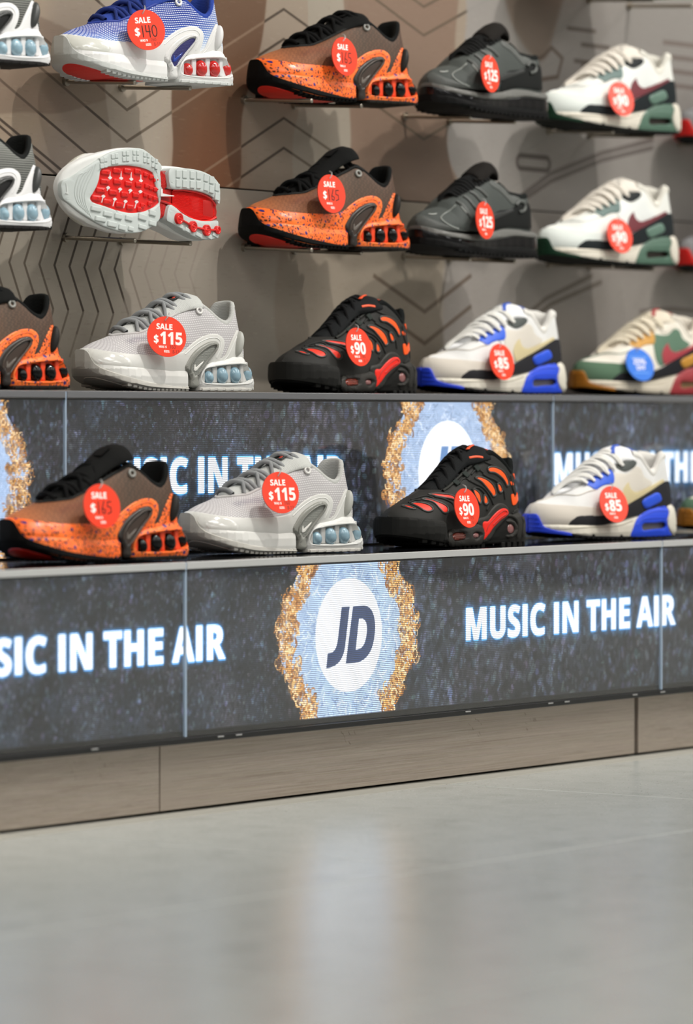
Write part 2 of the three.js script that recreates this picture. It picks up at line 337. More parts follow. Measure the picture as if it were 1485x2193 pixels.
  { const A = throat(0.236, 1), Bq = throat(0.236, -1), m = V(-0.24, 0.0875, 0); A.y += 0.003; Bq.y += 0.003; laces.push(tube([A, A.clone().lerp(m, 0.6).setY(m.y - 0.0005), m, Bq.clone().lerp(m, 0.6).setY(m.y - 0.0005), Bq], 0.0032, 20, 7)); }
  G.laces = mg(laces);
  // soles
  const midTop = la.sideLine([[410, 794], [400, 792.5], [340, 790], [290, 787], [250, 781], [205, 775], [190, 771]]);
  const outTop = la.sideLine([[412, 835.5], [400, 834], [350, 826], [300, 815.5], [260, 804.5], [225, 793], [208, 782], [200, 770], [193, 759], [180, 753], [168, 755]]);
  const spring = spl([[0.13, 0.0025], [0.2, 0.0022], [0.225, 0.003], [0.25, 0.0065], [0.27, 0.0115], [0.285, 0.0175], [0.297, 0.0245], [0.306, 0.033]]);
  const bevF = (y) => 1;
  const MS = body(la, { l0: 0.139, l1: 0.304, S: (l) => soleS(l), rh: 0.006, rt: 0.062, yb: (l) => spring(l) + 0.001, yt: midTop, wt: () => 0.8, p: 5, q: 2.2, tuck: 0.03 });
  G.midsole = MS.geo(140, 14, null, 0.7);
  const OS = body(la, { l0: 0.1375, l1: 0.306, S: (l) => soleS(l) + 0.0014, rh: 0.006, rt: 0.062, yb: spring, yt: outTop, wt: () => 0.94, p: 6, q: 3, tuck: 0.16 });
  G.outsole = OS.geo(140, 10, null, 0.8);
  G.outsole_lugs = lugs(OS, 0.142, 0.262, 14, 0.0066, 0.0072, 0.02, 0.0008);
  // underside of the forefoot
  const un = body(la, { l0: 0.16, l1: 0.288, S: (l) => soleS(l) * 0.62, rh: 0.02, rt: 0.03, yb: (l) => spring(l) - 0.0012, yt: (l) => spring(l) + 0.004, wt: () => 0.9, p: 4, q: 2, tuck: 0 });
  G.forefoot_insert = un.geo(40, 4, null, 0.7);
  // heel unit
  const hTop = la.sideLine([[426, 808], [433, 795], [443, 784], [460, 777.5], [476, 775.5], [496, 771], [516, 766], [530, 766]]);
  const holeT = la.sideLine([[427, 815], [432, 808], [438, 797], [445, 791], [455, 787], [476, 783.5], [501, 781.5], [523, 781], [533, 785], [541, 800], [545, 812]]);
  const heelLean = (y) => 0.026 * clamp((y - 0.012) / 0.036) ** 1.1;
  const hc = (o) => body(la, { l0: 0, l1: 0.1275, S: (l) => soleS(l), rh: 0.043, rt: 0.012, lean: heelLean, lf: 0.1, ...o });
  const sc = (Y) => hy(Y);
  const hole = [[433, 812], [435.5, 801], [442, 792], [455, 788], [476, 784.5], [501, 782], [522, 781], [532, 783.5], [537, 790], [540, 801], [540.5, 812], [537, 820], [528, 822.5], [505, 823.5], [475, 824], [448, 823.5], [437, 821]];
  const rise = (l) => 0.007 * Math.max(0, 1 - l / 0.035) ** 2;
  const HF = hc({ yb: (l) => 0.0025 + rise(l), yt: hTop, wt: () => 0.86, p: 6, q: 2, tuck: 0.07 });
  G.heel_unit = mg([HF.geo(90, 26, null, 0.7, grow(smooth(hole, true, 3), 2)), patch(HF, grow(smooth(hole, true, 4), 5), { holes: [smooth(hole, true, 4)], off: 0.0006, th: 0.009, bev: 0.0006, bw: 2.5, sharp: true, both: true, step: 3, max: 5 })]);
  const HC = hc({ l0: 0.007, S: (l) => soleS(l) - 0.0085, yb: () => 0.008, yt: (l) => Math.min(0.044, hTop(l) - 0.004), wt: () => 0.98, p: 8, q: 2, tuck: 0 });
  G.heel_core = HC.geo(50, 6, null, 0.7);
  const HO = hc({ l0: 0.003, S: (l) => soleS(l) - 0.0006, yb: rise, yt: (l) => sc(832) + rise(l), wt: () => 0.97, p: 6, q: 2, tuck: 0.06 });
  G.heel_outsole = mg([HO.geo(60, 5, null, 0.7), lugsN(HO, 0.01, 0.12, 8)]);
  G.column = [[456.5, 800], [486, 799], [513.5, 797], [433, 806], [537, 797]].map(([X, Y], i) => { const k = HC.pick(X, Y), b = new RoundedBoxGeometry(i == 3 ? 0.004 : 0.0085, 0.03, 0.006, 2, 0.002); b.rotateY(Math.atan2(k.n.x, k.n.z)); b.translate(k.p.x + k.n.x * 0.0012, 0.0265 + (i == 2 ? 0.001 : 0), k.p.z + k.n.z * 0.0012); return b; });
  G.pods = [[443.5, 811, 0.0076, 0.0098], [472, 806.5, 0.0098, 0.0122], [500, 805.5, 0.0096, 0.0122], [525, 802, 0.0086, 0.0112]].map(([X, Y, rx, ry]) => blob(HC, X, Y, rx, ry, 0.0086, 0.28, -0.002));
  // shank between the two
  const SK = body(la, { l0: 0.085, l1: 0.2, S: () => 0.0415, rh: 0.002, rt: 0.002, yb: () => 0.002, yt: () => 0.085, wt: () => 0.93, p: 6, q: 2, tuck: 0 });
  const skU = { both: true };
  const SH = body(la, { l0: 0.1, l1: 0.17, S: () => 0.034, rh: 0.01, rt: 0.01, yb: () => 0.005, yt: () => 0.05, wt: () => 0.9, p: 5, q: 2, tuck: 0.05 });
  G.shank = mg([SH.geo(20, 6, null, 0.7), patch(SK, [[397, 790], [403, 776], [416, 757], [436, 741], [453, 733], [466, 733], [471, 740], [467, 751], [455, 767], [441, 784], [430, 800], [426, 815], [425, 832], [412, 832], [411, 813], [405, 801]], { off: 0.001, th: 0.014, bev: 0.003, bw: 4, both: true, holes: [[[413, 791], [416, 782], [426, 767], [442, 752], [458, 744], [463, 745], [456, 757], [441, 777], [427, 797], [421, 806], [416, 799]]] })]);
  G.shank_rib = mg([seam(SK, [[408, 797], [409, 786], [417, 770], [433, 753], [452, 741], [464, 740], [462, 749], [449, 769], [434, 790], [423, 806]], 0.001, 0.0012)]);
  G.shank_mesh = patch(SK, [[411, 791], [414, 782], [425, 765], [442, 750], [460, 742], [465, 744], [458, 757], [443, 777], [429, 797], [423, 812], [416, 808]], { off: -0.0006, th: 0.006, max: 8 });
  G.swoosh = patch(SK, [[415.5, 795], [416.5, 785], [418.5, 783], [419.5, 790], [436.5, 774.5], [434, 780], [421.5, 796], [417, 797.5]], { off: 0.0005, th: 0.005, bev: 0.0004, bw: 1, sharp: true, step: 2, max: 4 });
  // moulded overlay round the foot
  G.overlay = patch(U, [[163, 762], [168, 754], [178, 750.5], [200, 752], [233, 757], [283, 763], [333, 764], [370, 762], [390, 756], [410, 738.5], [428, 725.5], [447, 718], [465, 717.5], [477, 726], [480, 738], [476, 756], [470.5, 769], [480, 764.5], [490, 742], [500, 720], [507, 706], [512, 722], [515, 745], [518, 775], [470, 790], [430, 803], [410, 805], [330, 801], [250, 796], [200, 790], [165, 790]], { off: 0.0016, th: 0.003, bev: 0.0008, bw: 3, both: true, step: 4, max: 9 });
  G.overlay_rim = mg([seam(U, [[395, 762], [412, 746], [430, 733], [448, 726], [462, 725.5], [470, 733], [471, 745], [462, 768]], 0.0009, 0.0014), seam(U, [[477, 773], [486, 764], [496, 744], [505, 722]], 0.0009, 0.0014)].flatMap((g) => [g, mirror(g)]));
  G.toe_gloss = patch(U, [[192, 753.5], [215, 756], [240, 760], [262, 765], [278, 774], [288, 786], [262, 789], [240, 788], [212, 783], [203, 776], [198, 764]], { off: 0.0023, th: 0.002, bev: 0.0007, bw: 4, both: true, max: 8 });
  G.heel_tab = blob(U, 509, 737, 0.006, 0.0185, 0.009, -0.28, -0.001);
  G.heel_counter_back = (() => { const g = new THREE.SphereGeometry(1, 16, 12).scale(0.009, 0.019, 0.014).rotateZ(0.2); g.translate(-0.0235, 0.066, 0); return g; })();
  G.eyelet = ringAt(U, 426, 667, 0.0042, 0.0018);
  return G;
})();
function lugsN(B, a, b, n) { return lugs(B, a, b, n, 0.0095, 0.004, 0.012, 0.002); }

// printed knit of that shoe: rows of short dashes along flowing lines
function knitMap(base, dash, opt = {}) {
  return tex(canvas(1536, 768, (g, w, h) => {
    const X = (l) => (0.32 - l) / 0.32, u = (l) => w - (l / 0.32) * w, y = (m) => h - (m / 0.16) * h;
    base(g, w, h, u, y);
    const row = (k) => (l) => 0.03 + k * 0.0031 + 0.012 * sstep(0.22, 0.13, l) + 0.004 * Math.sin(l * 34 + k * 0.06) * sstep(0.23, 0.15, l) - 0.018 * sstep(0.085, 0.05, l) * sstep(40, 12, k) + 0.01 * sstep(0.05, 0.02, l);
    for (let k = -6; k < 38; k++) {
      const f = row(k); let i = 0;
      for (let l = 0.015 + (k & 1) * 0.0017; l < 0.31; l += opt.pitch ?? 0.0034, i++) {
        const a = dash(l, f(l), k, i); if (!a) continue;
        const [col, len, th] = a; g.strokeStyle = col; g.lineWidth = th / 0.16 * h; g.lineCap = 'round'; g.beginPath(); g.moveTo(u(l), y(f(l))); g.lineTo(u(l + len), y(f(l + len))); g.stroke();
      }
    }
  }));
}
const lin = (g, x0, y0, x1, y1, st) => { const q = g.createLinearGradient(x0, y0, x1, y1); st.forEach(([a, c]) => q.addColorStop(a, c)); return q; };
const knitGrey = knitMap((g, w, h, u, y) => {
  g.fillStyle = '#b0adae'; g.fillRect(0, 0, w, h);
  g.strokeStyle = '#949096'; g.lineWidth = 44; g.filter = 'blur(9px)'; g.beginPath(); g.moveTo(u(0.2), y(0.062)); g.bezierCurveTo(u(0.15), y(0.078), u(0.12), y(0.1), u(0.075), y(0.085)); g.stroke(); g.filter = 'none';
}, (l, y) => y > 0.15 ? null : ['#e4e3e2', 0.0014, 0.00085]);
const knitBlue = knitMap((g, w, h, u, y) => {
  g.fillStyle = lin(g, 0, y(0.1), 0, y(0.04), [[0, '#16338f'], [0.35, '#1f3f9c'], [0.62, '#5c7fc0'], [0.85, '#c3d0e2'], [1, '#e8eaea']]); g.fillRect(0, 0, w, h);
  g.save(); g.globalAlpha = 0.7; g.fillStyle = lin(g, u(0.235), 0, u(0.295), 0, [[0, 'rgba(226,230,232,0)'], [1, '#dfe4e6']]); g.fillRect(0, 0, u(0.2), h); g.restore();
}, (l, y) => y > 0.15 ? null : ['#eef1f4', 0.0016, 0.0011]);
const knitWhiteBlack = knitMap((g, w, h, u, y) => {
  g.fillStyle = lin(g, 0, y(0.12), 0, y(0.05), [[0, '#6f716c'], [0.45, '#4c4d4a'], [1, '#232423']]); g.fillRect(0, 0, w, h);
}, (l, y) => ['#8d8f88', 0.0026, 0.0009]);
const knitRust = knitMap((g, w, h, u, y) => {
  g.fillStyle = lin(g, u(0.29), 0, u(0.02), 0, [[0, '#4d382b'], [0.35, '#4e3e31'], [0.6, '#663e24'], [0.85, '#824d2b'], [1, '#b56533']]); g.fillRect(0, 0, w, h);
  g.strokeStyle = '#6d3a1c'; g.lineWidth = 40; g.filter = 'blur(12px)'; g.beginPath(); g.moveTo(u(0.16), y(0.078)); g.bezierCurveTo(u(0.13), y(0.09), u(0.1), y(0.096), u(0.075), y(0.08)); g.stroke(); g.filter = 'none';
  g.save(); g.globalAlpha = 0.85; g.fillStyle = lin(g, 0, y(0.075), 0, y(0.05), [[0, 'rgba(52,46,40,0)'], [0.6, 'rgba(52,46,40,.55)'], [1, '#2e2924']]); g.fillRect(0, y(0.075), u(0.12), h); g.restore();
}, (l, y, k, i) => [(i * 7 + k * 3) % 5 < 3 ? 'rgba(40,26,18,.75)' : 'rgba(150,105,74,.5)', 0.0015, 0.0006]);
const speckle = tex(canvas(1024, 512, (g, w, h) => {
  g.fillStyle = '#ff7129'; g.fillRect(0, 0, w, h); seed = 99;
  for (let i = 0; i < 240; i++) { g.fillStyle = `rgba(255,${120 + rnd() * 40 | 0},60,.25)`; g.beginPath(); g.ellipse(rnd() * w, rnd() * h, 20 + rnd() * 40, 8 + rnd() * 14, 0, 0, 7); g.fill(); }
  for (let i = 0; i < 3300; i++) {
    const big = rnd() < 0.035, r = big ? 4 + rnd() * 4 : 1.4 + rnd() * 2.6; g.fillStyle = big ? '#2a2370' : rnd() < 0.3 ? '#352458' : '#30100c';
    const x = rnd() * w, y = rnd() * h, rot = rnd() * 3; for (const dx of [0, -w, w]) { g.beginPath(); g.ellipse(x + dx, y, r * (1 + rnd() * 0.35), r * 0.85, rot, 0, 7); g.fill(); }
  }
}));
const meshBump = tex(canvas(256, 256, (g, w, h) => { g.fillStyle = '#777'; g.fillRect(0, 0, w, h); for (let i = 0; i < 16; i++) for (let j = 0; j < 16; j++) { g.fillStyle = '#fff'; g.beginPath(); g.ellipse(i * 16 + (j & 1) * 8 + 4, j * 16 + 8, 5, 4, 0, 0, 7); g.fill(); } }), { data: true, rep: [9, 4.5] });
const cloth = (c, r = 0.85, o = {}) => M(c, r, { bumpMap: meshBump, bumpScale: 0.0004, ...o });

function makeDN(c) {
  const t = new THREE.Group(); t.name = 'running_shoe';
  const P = (n, g, m, par = t) => mesh(n, g, m, par);
  const up = P('upper', DN.upper, c.upper);
  P('collar_lining', DN.collar_lining, c.lining); P('eyestay_trim', DN.eyestay_trim, c.trim);
  const tg = P('tongue', DN.tongue, c.tongue); P('tongue_label', DN.tongue_label, c.label ?? c.tongue, tg); if (c.mark) P('tongue_logo', DN.tongue_mark, c.mark, tg);
  P('laces', DN.laces, c.lace);
  const ov = P('moulded_overlay', DN.overlay, c.overlay); P('overlay_rim', DN.overlay_rim, c.rim ?? c.overlay, ov); P('toe_cap', DN.toe_gloss, c.gloss, ov);
  P('midsole', DN.midsole, c.midsole);
  const os = P('outsole', DN.outsole, c.rubber); P('tread_lugs', DN.outsole_lugs, c.rubber, os); P('forefoot_insert', DN.forefoot_insert, c.insert ?? c.rubber, os);
  const hu = P('heel_unit', DN.heel_unit, c.heel); P('heel_core', DN.heel_core, c.core, hu);
  for (const g of DN.column) P('heel_column', g, c.core, hu);
  for (const g of DN.pods) P('air_chamber', g, c.pod, hu);
  P('heel_outsole', DN.heel_outsole, c.heelRubber ?? c.rubber, hu);
  const sk = P('shank_plate', DN.shank, c.shank); P('shank_rib', DN.shank_rib, c.shankRib ?? c.shank, sk); P('shank_mesh', DN.shank_mesh, c.shankMesh, sk); P('side_logo', DN.swoosh, c.swoosh, sk);
  P('heel_tab', mg([DN.heel_tab, mirror(DN.heel_tab), DN.heel_counter_back]), c.tab); P('eyelet_ring', DN.eyelet, c.ring);
  return t;
}
const pod = (c, o = {}) => M(c, 0.06, { clearcoat: 1, clearcoatRoughness: 0.03, ...o });
const rustC = { upper: M('#ffffff', 0.75, { map: knitRust }), lining: cloth('#0d0f0e'), trim: M('#1b1c1b', 0.7), tongue: cloth('#0b0c0b'), lace: cloth('#070808'), overlay: M('#ffffff', 0.45, { map: speckle }), gloss: M('#ffffff', 0.3, { map: speckle }), rim: M('#ffffff', 0.4, { map: speckle }), midsole: M('#ffffff', 0.5, { map: speckle }), rubber: M('#070707', 0.75), insert: M('#ee2010', 0.4), heel: M('#ffffff', 0.5, { map: speckle }), core: M('#e8441a', 0.5), heelRubber: M('#17140f', 0.7), pod: M('#050606', 0.09, { specularIntensity: 0.6 }), shank: M('#2b2622', 0.35), shankMesh: M('#3c3029', 0.4), shankRib: M('#4a4038', 0.35), swoosh: M('#6b645d', 0.3), tab: M('#23211f', 0.5), ring: M('#8a8a84', 0.35) };
const CW = {
  grey: { upper: M('#ffffff', 0.75, { map: knitGrey }), lining: cloth('#b9bab6'), trim: M('#bcbab8', 0.6), tongue: cloth('#bfc1bd'), label: M('#3a3a3a', 0.5), mark: M('#d84a35', 0.5), lace: cloth('#9c9fa0'), overlay: M('#cfcfca', 0.5), rim: M('#dededa', 0.45), gloss: M('#d6d6d0', 0.14, { clearcoat: 0.6, clearcoatRoughness: 0.08 }), midsole: M('#d6d6d1', 0.55), rubber: M('#bfbdb5', 0.65), heel: M('#dcdcd8', 0.5), core: M('#b9b9b6', 0.55), heelRubber: M('#bfbdb6', 0.65), pod: pod('#86a5b4'), shank: M('#8b8c85', 0.35), shankMesh: M('#83857f', 0.5, { bumpMap: meshBump, bumpScale: 0.0008 }), shankRib: M('#7a7b74', 0.35), swoosh: M('#e3e2dc', 0.3), tab: M('#a9aaa3', 0.4), ring: M('#d9d8d4', 0.3) },
  blue: { upper: M('#ffffff', 0.75, { map: knitBlue }), lining: cloth('#1b3d9a'), trim: M('#17348f', 0.6), tongue: cloth('#1a3a93'), lace: cloth('#14307f'), overlay: M('#dcdcda', 0.5), rim: M('#e4e4e2', 0.45), gloss: M('#d3d4cc', 0.16, { clearcoat: 0.6, clearcoatRoughness: 0.08 }), midsole: M('#e0e0de', 0.5), rubber: M('#c3c6c3', 0.65), insert: M('#d61a12', 0.4), heel: M('#e6e6e4', 0.5), core: M('#d2d2d2', 0.55), pod: pod('#c41811'), shank: M('#d8d8d6', 0.35), shankMesh: M('#2b2a66', 0.5, { bumpMap: meshBump, bumpScale: 0.0008 }), shankRib: M('#c9c9c8', 0.35), swoosh: M('#27419a', 0.3), tab: M('#d9d9d8', 0.4), ring: M('#e8e8e6', 0.3) },
  mono: { upper: M('#ffffff', 0.75, { map: knitWhiteBlack }), lining: cloth('#161817'), trim: M('#1d1f1e', 0.6), tongue: cloth('#1c1d1c'), lace: cloth('#151615'), overlay: M('#dedede', 0.5), gloss: M('#dcdcdc', 0.16), midsole: M('#dedede', 0.5), rubber: M('#1c1b1a', 0.7), heel: M('#e6e6e6', 0.5), core: M('#cfcfcf', 0.55), pod: pod('#86a5b4'), shank: M('#3a3b3a', 0.35), shankMesh: M('#222', 0.5), swoosh: M('#ddd', 0.3), tab: M('#3a3c3b', 0.4), ring: M('#b8b8b4', 0.35) },
  rust: rustC,
};
// ---------- the room ----------
const Z1 = 0.21, Z2 = 0.42, ZK = 0.377, Y2 = 0.329, Y1 = 0.551, ROW2 = 0.767, ROW1 = 0.985, ROW0 = 1.209;
const XL = -9, XR = 7, ZF = 7.5;
const plaster = M('#b5b2ad', 0.8), dark = M('#2a2a2c', 0.8);
const floorTex = tex(canvas(1024, 1024, (g, w, h) => {
  g.fillStyle = '#bdc2be'; g.fillRect(0, 0, w, h); seed = 21;
  for (let i = 0; i < 500; i++) { const s = rnd() < 0.5; g.fillStyle = s ? 'rgba(120,122,118,.035)' : 'rgba(190,192,188,.035)'; g.beginPath(); g.ellipse(rnd() * w, rnd() * h, 20 + rnd() * 70, 12 + rnd() * 40, rnd() * 3, 0, 7); g.fill(); }
  for (let i = 0; i < 5200; i++) { const q = rnd(); g.fillStyle = q < 0.55 ? 'rgba(205,207,202,.7)' : q < 0.8 ? 'rgba(96,98,96,.6)' : 'rgba(235,235,228,.8)'; const r = 0.6 + rnd() * 1.6; g.beginPath(); g.arc(rnd() * w, rnd() * h, r, 0, 7); g.fill(); }
}), { rep: [1, 1] });
{ // floor: grout bed with tiles standing 1 mm proud
  struct('floor', box(XR - XL, 0.2, ZF + 0.4, (XL + XR) / 2, -0.1025, ZF / 2 - 0.1), M('#34332f', 0.95));
  const fl = scene.children[scene.children.length - 1];
  const tm = M('#ffffff', 0.27, { map: floorTex, clearcoat: 0.5, clearcoatRoughness: 0.24 }), bm = M('#a3a299', 0.55);
  const X0t = wx(880, ZK) + 0.02, tw = 0.9, tz = 0.62;
  const tile = (x0, x1, z0, z1, m, n = 'tile') => {
    const g = new RoundedBoxGeometry(x1 - x0 - 0.003, 0.012, z1 - z0 - 0.003, 1, 0.0008), p = g.attributes.position, u = g.attributes.uv;
    for (let i = 0; i < p.count; i++) u.setXY(i, (p.getX(i) + x0 * 1.7) / 0.55, (p.getZ(i) + z0 * 2.3) / 0.55);
    g.translate((x0 + x1) / 2, -0.006, (z0 + z1) / 2); mesh(n, g, m, fl);
  };
  for (let i = -7; i < 8; i++) {
    const a = X0t + i * tw, b = a + tw; if (b > XR || a < XL) continue;
    tile(a, b, 0.3, ZK + 0.05, bm, 'border_tile');
    for (let j = 0; j < 11; j++) tile(a, b, ZK + 0.05 + j * tz, ZK + 0.05 + (j + 1) * tz, tm);
  }
  struct('ceiling', box(XR - XL + 0.4, 0.1, ZF + 0.4, (XL + XR) / 2, CEIL + 0.05, ZF / 2), M('#b9b6b0', 0.9));
  struct('wall_left', box(0.1, CEIL, ZF + 0.4, XL - 0.05, CEIL / 2, ZF / 2), plaster);
  struct('wall_right', box(0.1, CEIL, ZF + 0.4, XR + 0.05, CEIL / 2, ZF / 2), plaster);
  struct('wall_front', box(XR - XL + 0.2, CEIL, 0.1, (XL + XR) / 2, CEIL / 2, ZF + 0.05), M('#a9a6a2', 0.8));
}
// ---------- printed wall panels ----------
const SEAM = at(150, 378, 0).y;
{
  const wall = struct('wall_back', box(XR - XL + 0.2, CEIL, 0.12, (XL + XR) / 2, CEIL / 2, -0.07), M('#3a3633', 0.8));
  const xa = wx(-60, 0), xb = wx(1560, 0), W = xb - xa, yT = 1.62, S = 2048 / W;
  const draw = (y0, y1, f) => canvas(2048, Math.round((y1 - y0) * S), (g, w, h) => { const T = (X, Y) => { const p = at(X, Y, 0); return [(p.x - xa) * S, h - (p.y - y0) * S]; }; f(g, w, h, T); });
  const poly = (g, T, pts, col, blur = 0) => { g.save(); if (blur) g.filter = `blur(${blur}px)`; g.fillStyle = col; g.beginPath(); const q = smooth(pts.map(([a, b]) => T(a, b)), true, 10); q.forEach((p, i) => i ? g.lineTo(...p) : g.moveTo(...p)); g.fill(); g.restore(); };
  const ln = (g, T, pts, col, lw = 6) => { g.strokeStyle = col; g.lineWidth = lw; g.lineJoin = 'miter'; g.beginPath(); pts.forEach((p, i) => i ? g.lineTo(...T(...p)) : g.moveTo(...T(...p))); g.stroke(); };
  const grain = (g, w, h, a) => { seed = 5; for (let i = 0; i < 9000; i++) { g.fillStyle = rnd() < 0.5 ? `rgba(255,245,230,${a * rnd()})` : `rgba(20,14,10,${a * rnd()})`; g.fillRect(rnd() * w, rnd() * h, 2 + rnd() * 14, 1 + rnd() * 1.5); } };
  // zigzag of a tread: trough, peak, trough ... repeated up the wall
  const zig = (g, T, col, lw) => {
    const xs = [[-64, 16], [272, 303], [608, 84], [908, 302], [1230, 110]];
    for (let k = -3; k < 4; k++) for (const d of [-66, 0]) ln(g, T, xs.map(([x, y], i) => [x, y + ((i > 2 ? -4 : 0) + 240 * k + d) * (7210 - x) / 6800]), col, lw);
    for (const d of [100, 200]) ln(g, T, [[-64, 16 + d], [230, 267 + d]], col, lw);
  };
  const upper = draw(SEAM, yT, (g, w, h, T) => {
    g.fillStyle = '#9b8d7d'; g.fillRect(0, 0, w, h);
    poly(g, T, [[-80, -250], [90, -250], [105, 60], [120, 240], [80, 330], [60, 420], [-80, 420]], '#a4937f', 14);
    zig(g, T, 'rgba(62,52,42,.85)', 4);
    poly(g, T, [[-60, 30], [60, 30], [140, 60], [225, 110], [235, 200], [190, 225], [120, 243], [60, 240], [-60, 225]], 'rgba(122,104,90,.55)', 1.2);
    poly(g, T, [[235, -250], [225, 180], [238, 300], [240, 420], [376, 420], [371, 300], [368, 200], [385, 60], [380, -250]], 'rgba(176,164,150,.85)', 1.5);
    poly(g, T, [[368, 200], [385, 60], [380, -250], [560, -250], [565, 60], [520, 240], [505, 420], [374, 420], [371, 300]], 'rgba(104,76,58,.92)', 1.6);
    poly(g, T, [[400, 260], [480, 240], [500, 420], [380, 420]], 'rgba(120,66,36,.5)', 30);
    poly(g, T, [[655, -250], [660, 60], [640, 240], [628, 300], [640, 430], [745, 430], [752, 300], [742, 100], [748, -250]], 'rgba(160,152,138,.9)', 1.5);
    poly(g, T, [[748, -250], [742, 100], [752, 300], [745, 430], [960, 430], [985, 270], [975, 100], [990, -250]], 'rgba(128,104,88,.75)', 1.6);
    g.save(); g.beginPath(); for (const P of [[[372, 420], [368, 200], [385, 60], [380, -250], [560, -250], [565, 60], [520, 240], [505, 420]]]) { const q = smooth(P.map(([a, b]) => T(a, b)), true, 10); q.forEach((p, i) => i ? g.lineTo(...p) : g.moveTo(...p)); } g.clip(); zig(g, T, 'rgba(150,128,106,.7)', 4); g.restore();
    g.save(); g.beginPath(); for (const P of [[[655, -250], [660, 60], [640, 240], [628, 300], [640, 430], [745, 430], [752, 300], [742, 100], [748, -250]], [[235, -250], [225, 180], [238, 300], [240, 420], [376, 420], [371, 300], [368, 200], [385, 60], [380, -250]], [[748, -250], [742, 100], [752, 300], [745, 430], [960, 430], [985, 270], [975, 100], [990, -250]]]) { const q = smooth(P.map(([a, b]) => T(a, b)), true, 10); q.forEach((p, i) => i ? g.lineTo(...p) : g.moveTo(...p)); } g.clip(); zig(g, T, 'rgba(92,80,66,.75)', 4); g.restore();
    poly(g, T, [[985, -250], [1000, 40], [960, 330], [1040, 440], [1700, 560], [1700, -250]], 'rgba(152,147,143,.96)', 2);
    poly(g, T, [[1085, -250], [1090, 30], [1160, 130], [1190, 60], [1240, -250]], 'rgba(120,104,90,.8)', 4);
    for (const [x, y] of [[1215, 60], [1245, 95], [1230, 130]]) ln(g, T, [[x, y], [x + 62, y + 8]], 'rgba(90,80,72,.8)', 7);
    for (const k of [0, 1, 2, 3]) ln(g, T, [[1420, 90 + k * 30], [1500, 100 + k * 30]], 'rgba(110,98,90,.7)', 8);
    ln(g, T, [[1100, 160], [1165, 120], [1182, 102], [1205, 125], [1195, 165], [1150, 172]], 'rgba(92,78,66,.8)', 7);
    const rr = (x, y, ww, hh, col) => { g.strokeStyle = col; g.lineWidth = 8; const a = T(x, y), b = T(x + ww, y + hh); g.beginPath(); g.roundRect(a[0], a[1], b[0] - a[0], b[1] - a[1], 22); g.stroke(); };
    rr(1108, 332, 70, 34, 'rgba(84,76,72,.9)'); rr(1248, 134, 60, 26, 'rgba(92,80,70,.8)');
    ln(g, T, [[1110, 425], [1180, 372], [1290, 328], [1400, 300]], 'rgba(96,88,84,.75)', 8); ln(g, T, [[1100, 442], [1180, 388], [1290, 343], [1400, 316]], 'rgba(96,88,84,.75)', 8);
    grain(g, w, h, 0.05);
  });
  const lower = draw(0.3, SEAM, (g, w, h, T) => {
    g.fillStyle = '#a39b8e'; g.fillRect(0, 0, w, h);
    for (let k = -3; k < 13; k++) {
      const x = 20 + k * 32.2, y = 562 + k * 2.2, c = k > 8 ? 'rgba(110,100,88,.6)' : k < 3 ? 'rgba(88,78,66,.8)' : 'rgba(58,48,38,.92)';
      ln(g, T, [[x + 50, y - 165], [x, y], [x + 30, y + 97]], c, 4.2); ln(g, T, [[x + 30, y + 97], [x + 15, y + 146]], 'rgba(88,78,66,.6)', 4); ln(g, T, [[x + 15, y + 146], [x, y + 195]], 'rgba(98,88,76,.35)', 4);
    }
    poly(g, T, [[250, 480], [270, 600], [255, 760], [470, 760], [560, 600], [545, 480]], 'rgba(160,151,139,.72)', 2);
    poly(g, T, [[640, 430], [600, 760], [900, 860], [1010, 600], [960, 430]], 'rgba(150,137,122,.7)', 3);
    poly(g, T, [[1000, 400], [985, 900], [1700, 900], [1700, 400]], 'rgba(150,145,140,.9)', 6);
    for (const k of [0, 1]) ln(g, T, [[800, 590 + k * 66], [910, 668 + k * 68], [1010, 590 + k * 66]], 'rgba(92,78,64,.75)', 7);
    ln(g, T, [[1110, 690], [1170, 640], [1270, 590]], 'rgba(98,88,80,.75)', 8); ln(g, T, [[1120, 700], [1180, 652], [1290, 604]], 'rgba(98,88,80,.75)', 8);
    ln(g, T, [[1370, 668], [1440, 662], [1500, 668]], 'rgba(100,92,86,.7)', 8);
    grain(g, w, h, 0.05);
  });
  const panel = (cv, y0, y1, rough, metal) => {
    const t = tex(cv); t.wrapS = THREE.MirroredRepeatWrapping;
    const m = M('#ffffff', rough, { map: t, metalness: metal });
    for (let k = -2; k <= 2; k++) {
      const a = Math.max(XL, xa + k * W), b = Math.min(XR, xa + (k + 1) * W); if (b - a < 0.05) continue;
      const g = new RoundedBoxGeometry(b - a - 0.001, y1 - y0 - 0.002, 0.012, 1, 0.0008), p = g.attributes.position, u = g.attributes.uv;
      for (let i = 0; i < p.count; i++) u.setXY(i, (p.getX(i) + (a + b) / 2 - xa) / W, (p.getY(i) + (y1 - y0) / 2) / (y1 - y0));
      g.translate((a + b) / 2, (y0 + y1) / 2, -0.006); mesh('wall_panel', g, m, wall);
    }
  };
  panel(upper, SEAM, yT, 0.42, 0.25); panel(lower, 0.3, SEAM, 0.3, 0.25);
  const m2 = M('#857a6e', 0.45, { metalness: 0.25 }); for (let k = 0; k < 6; k++) mesh('wall_panel', rbox((XR - XL) / 6 - 0.002, CEIL - yT - 0.01, 0.012, XL + (k + 0.5) * (XR - XL) / 6, (CEIL + yT) / 2, -0.006, 0.0008, 1), m2, wall);
}
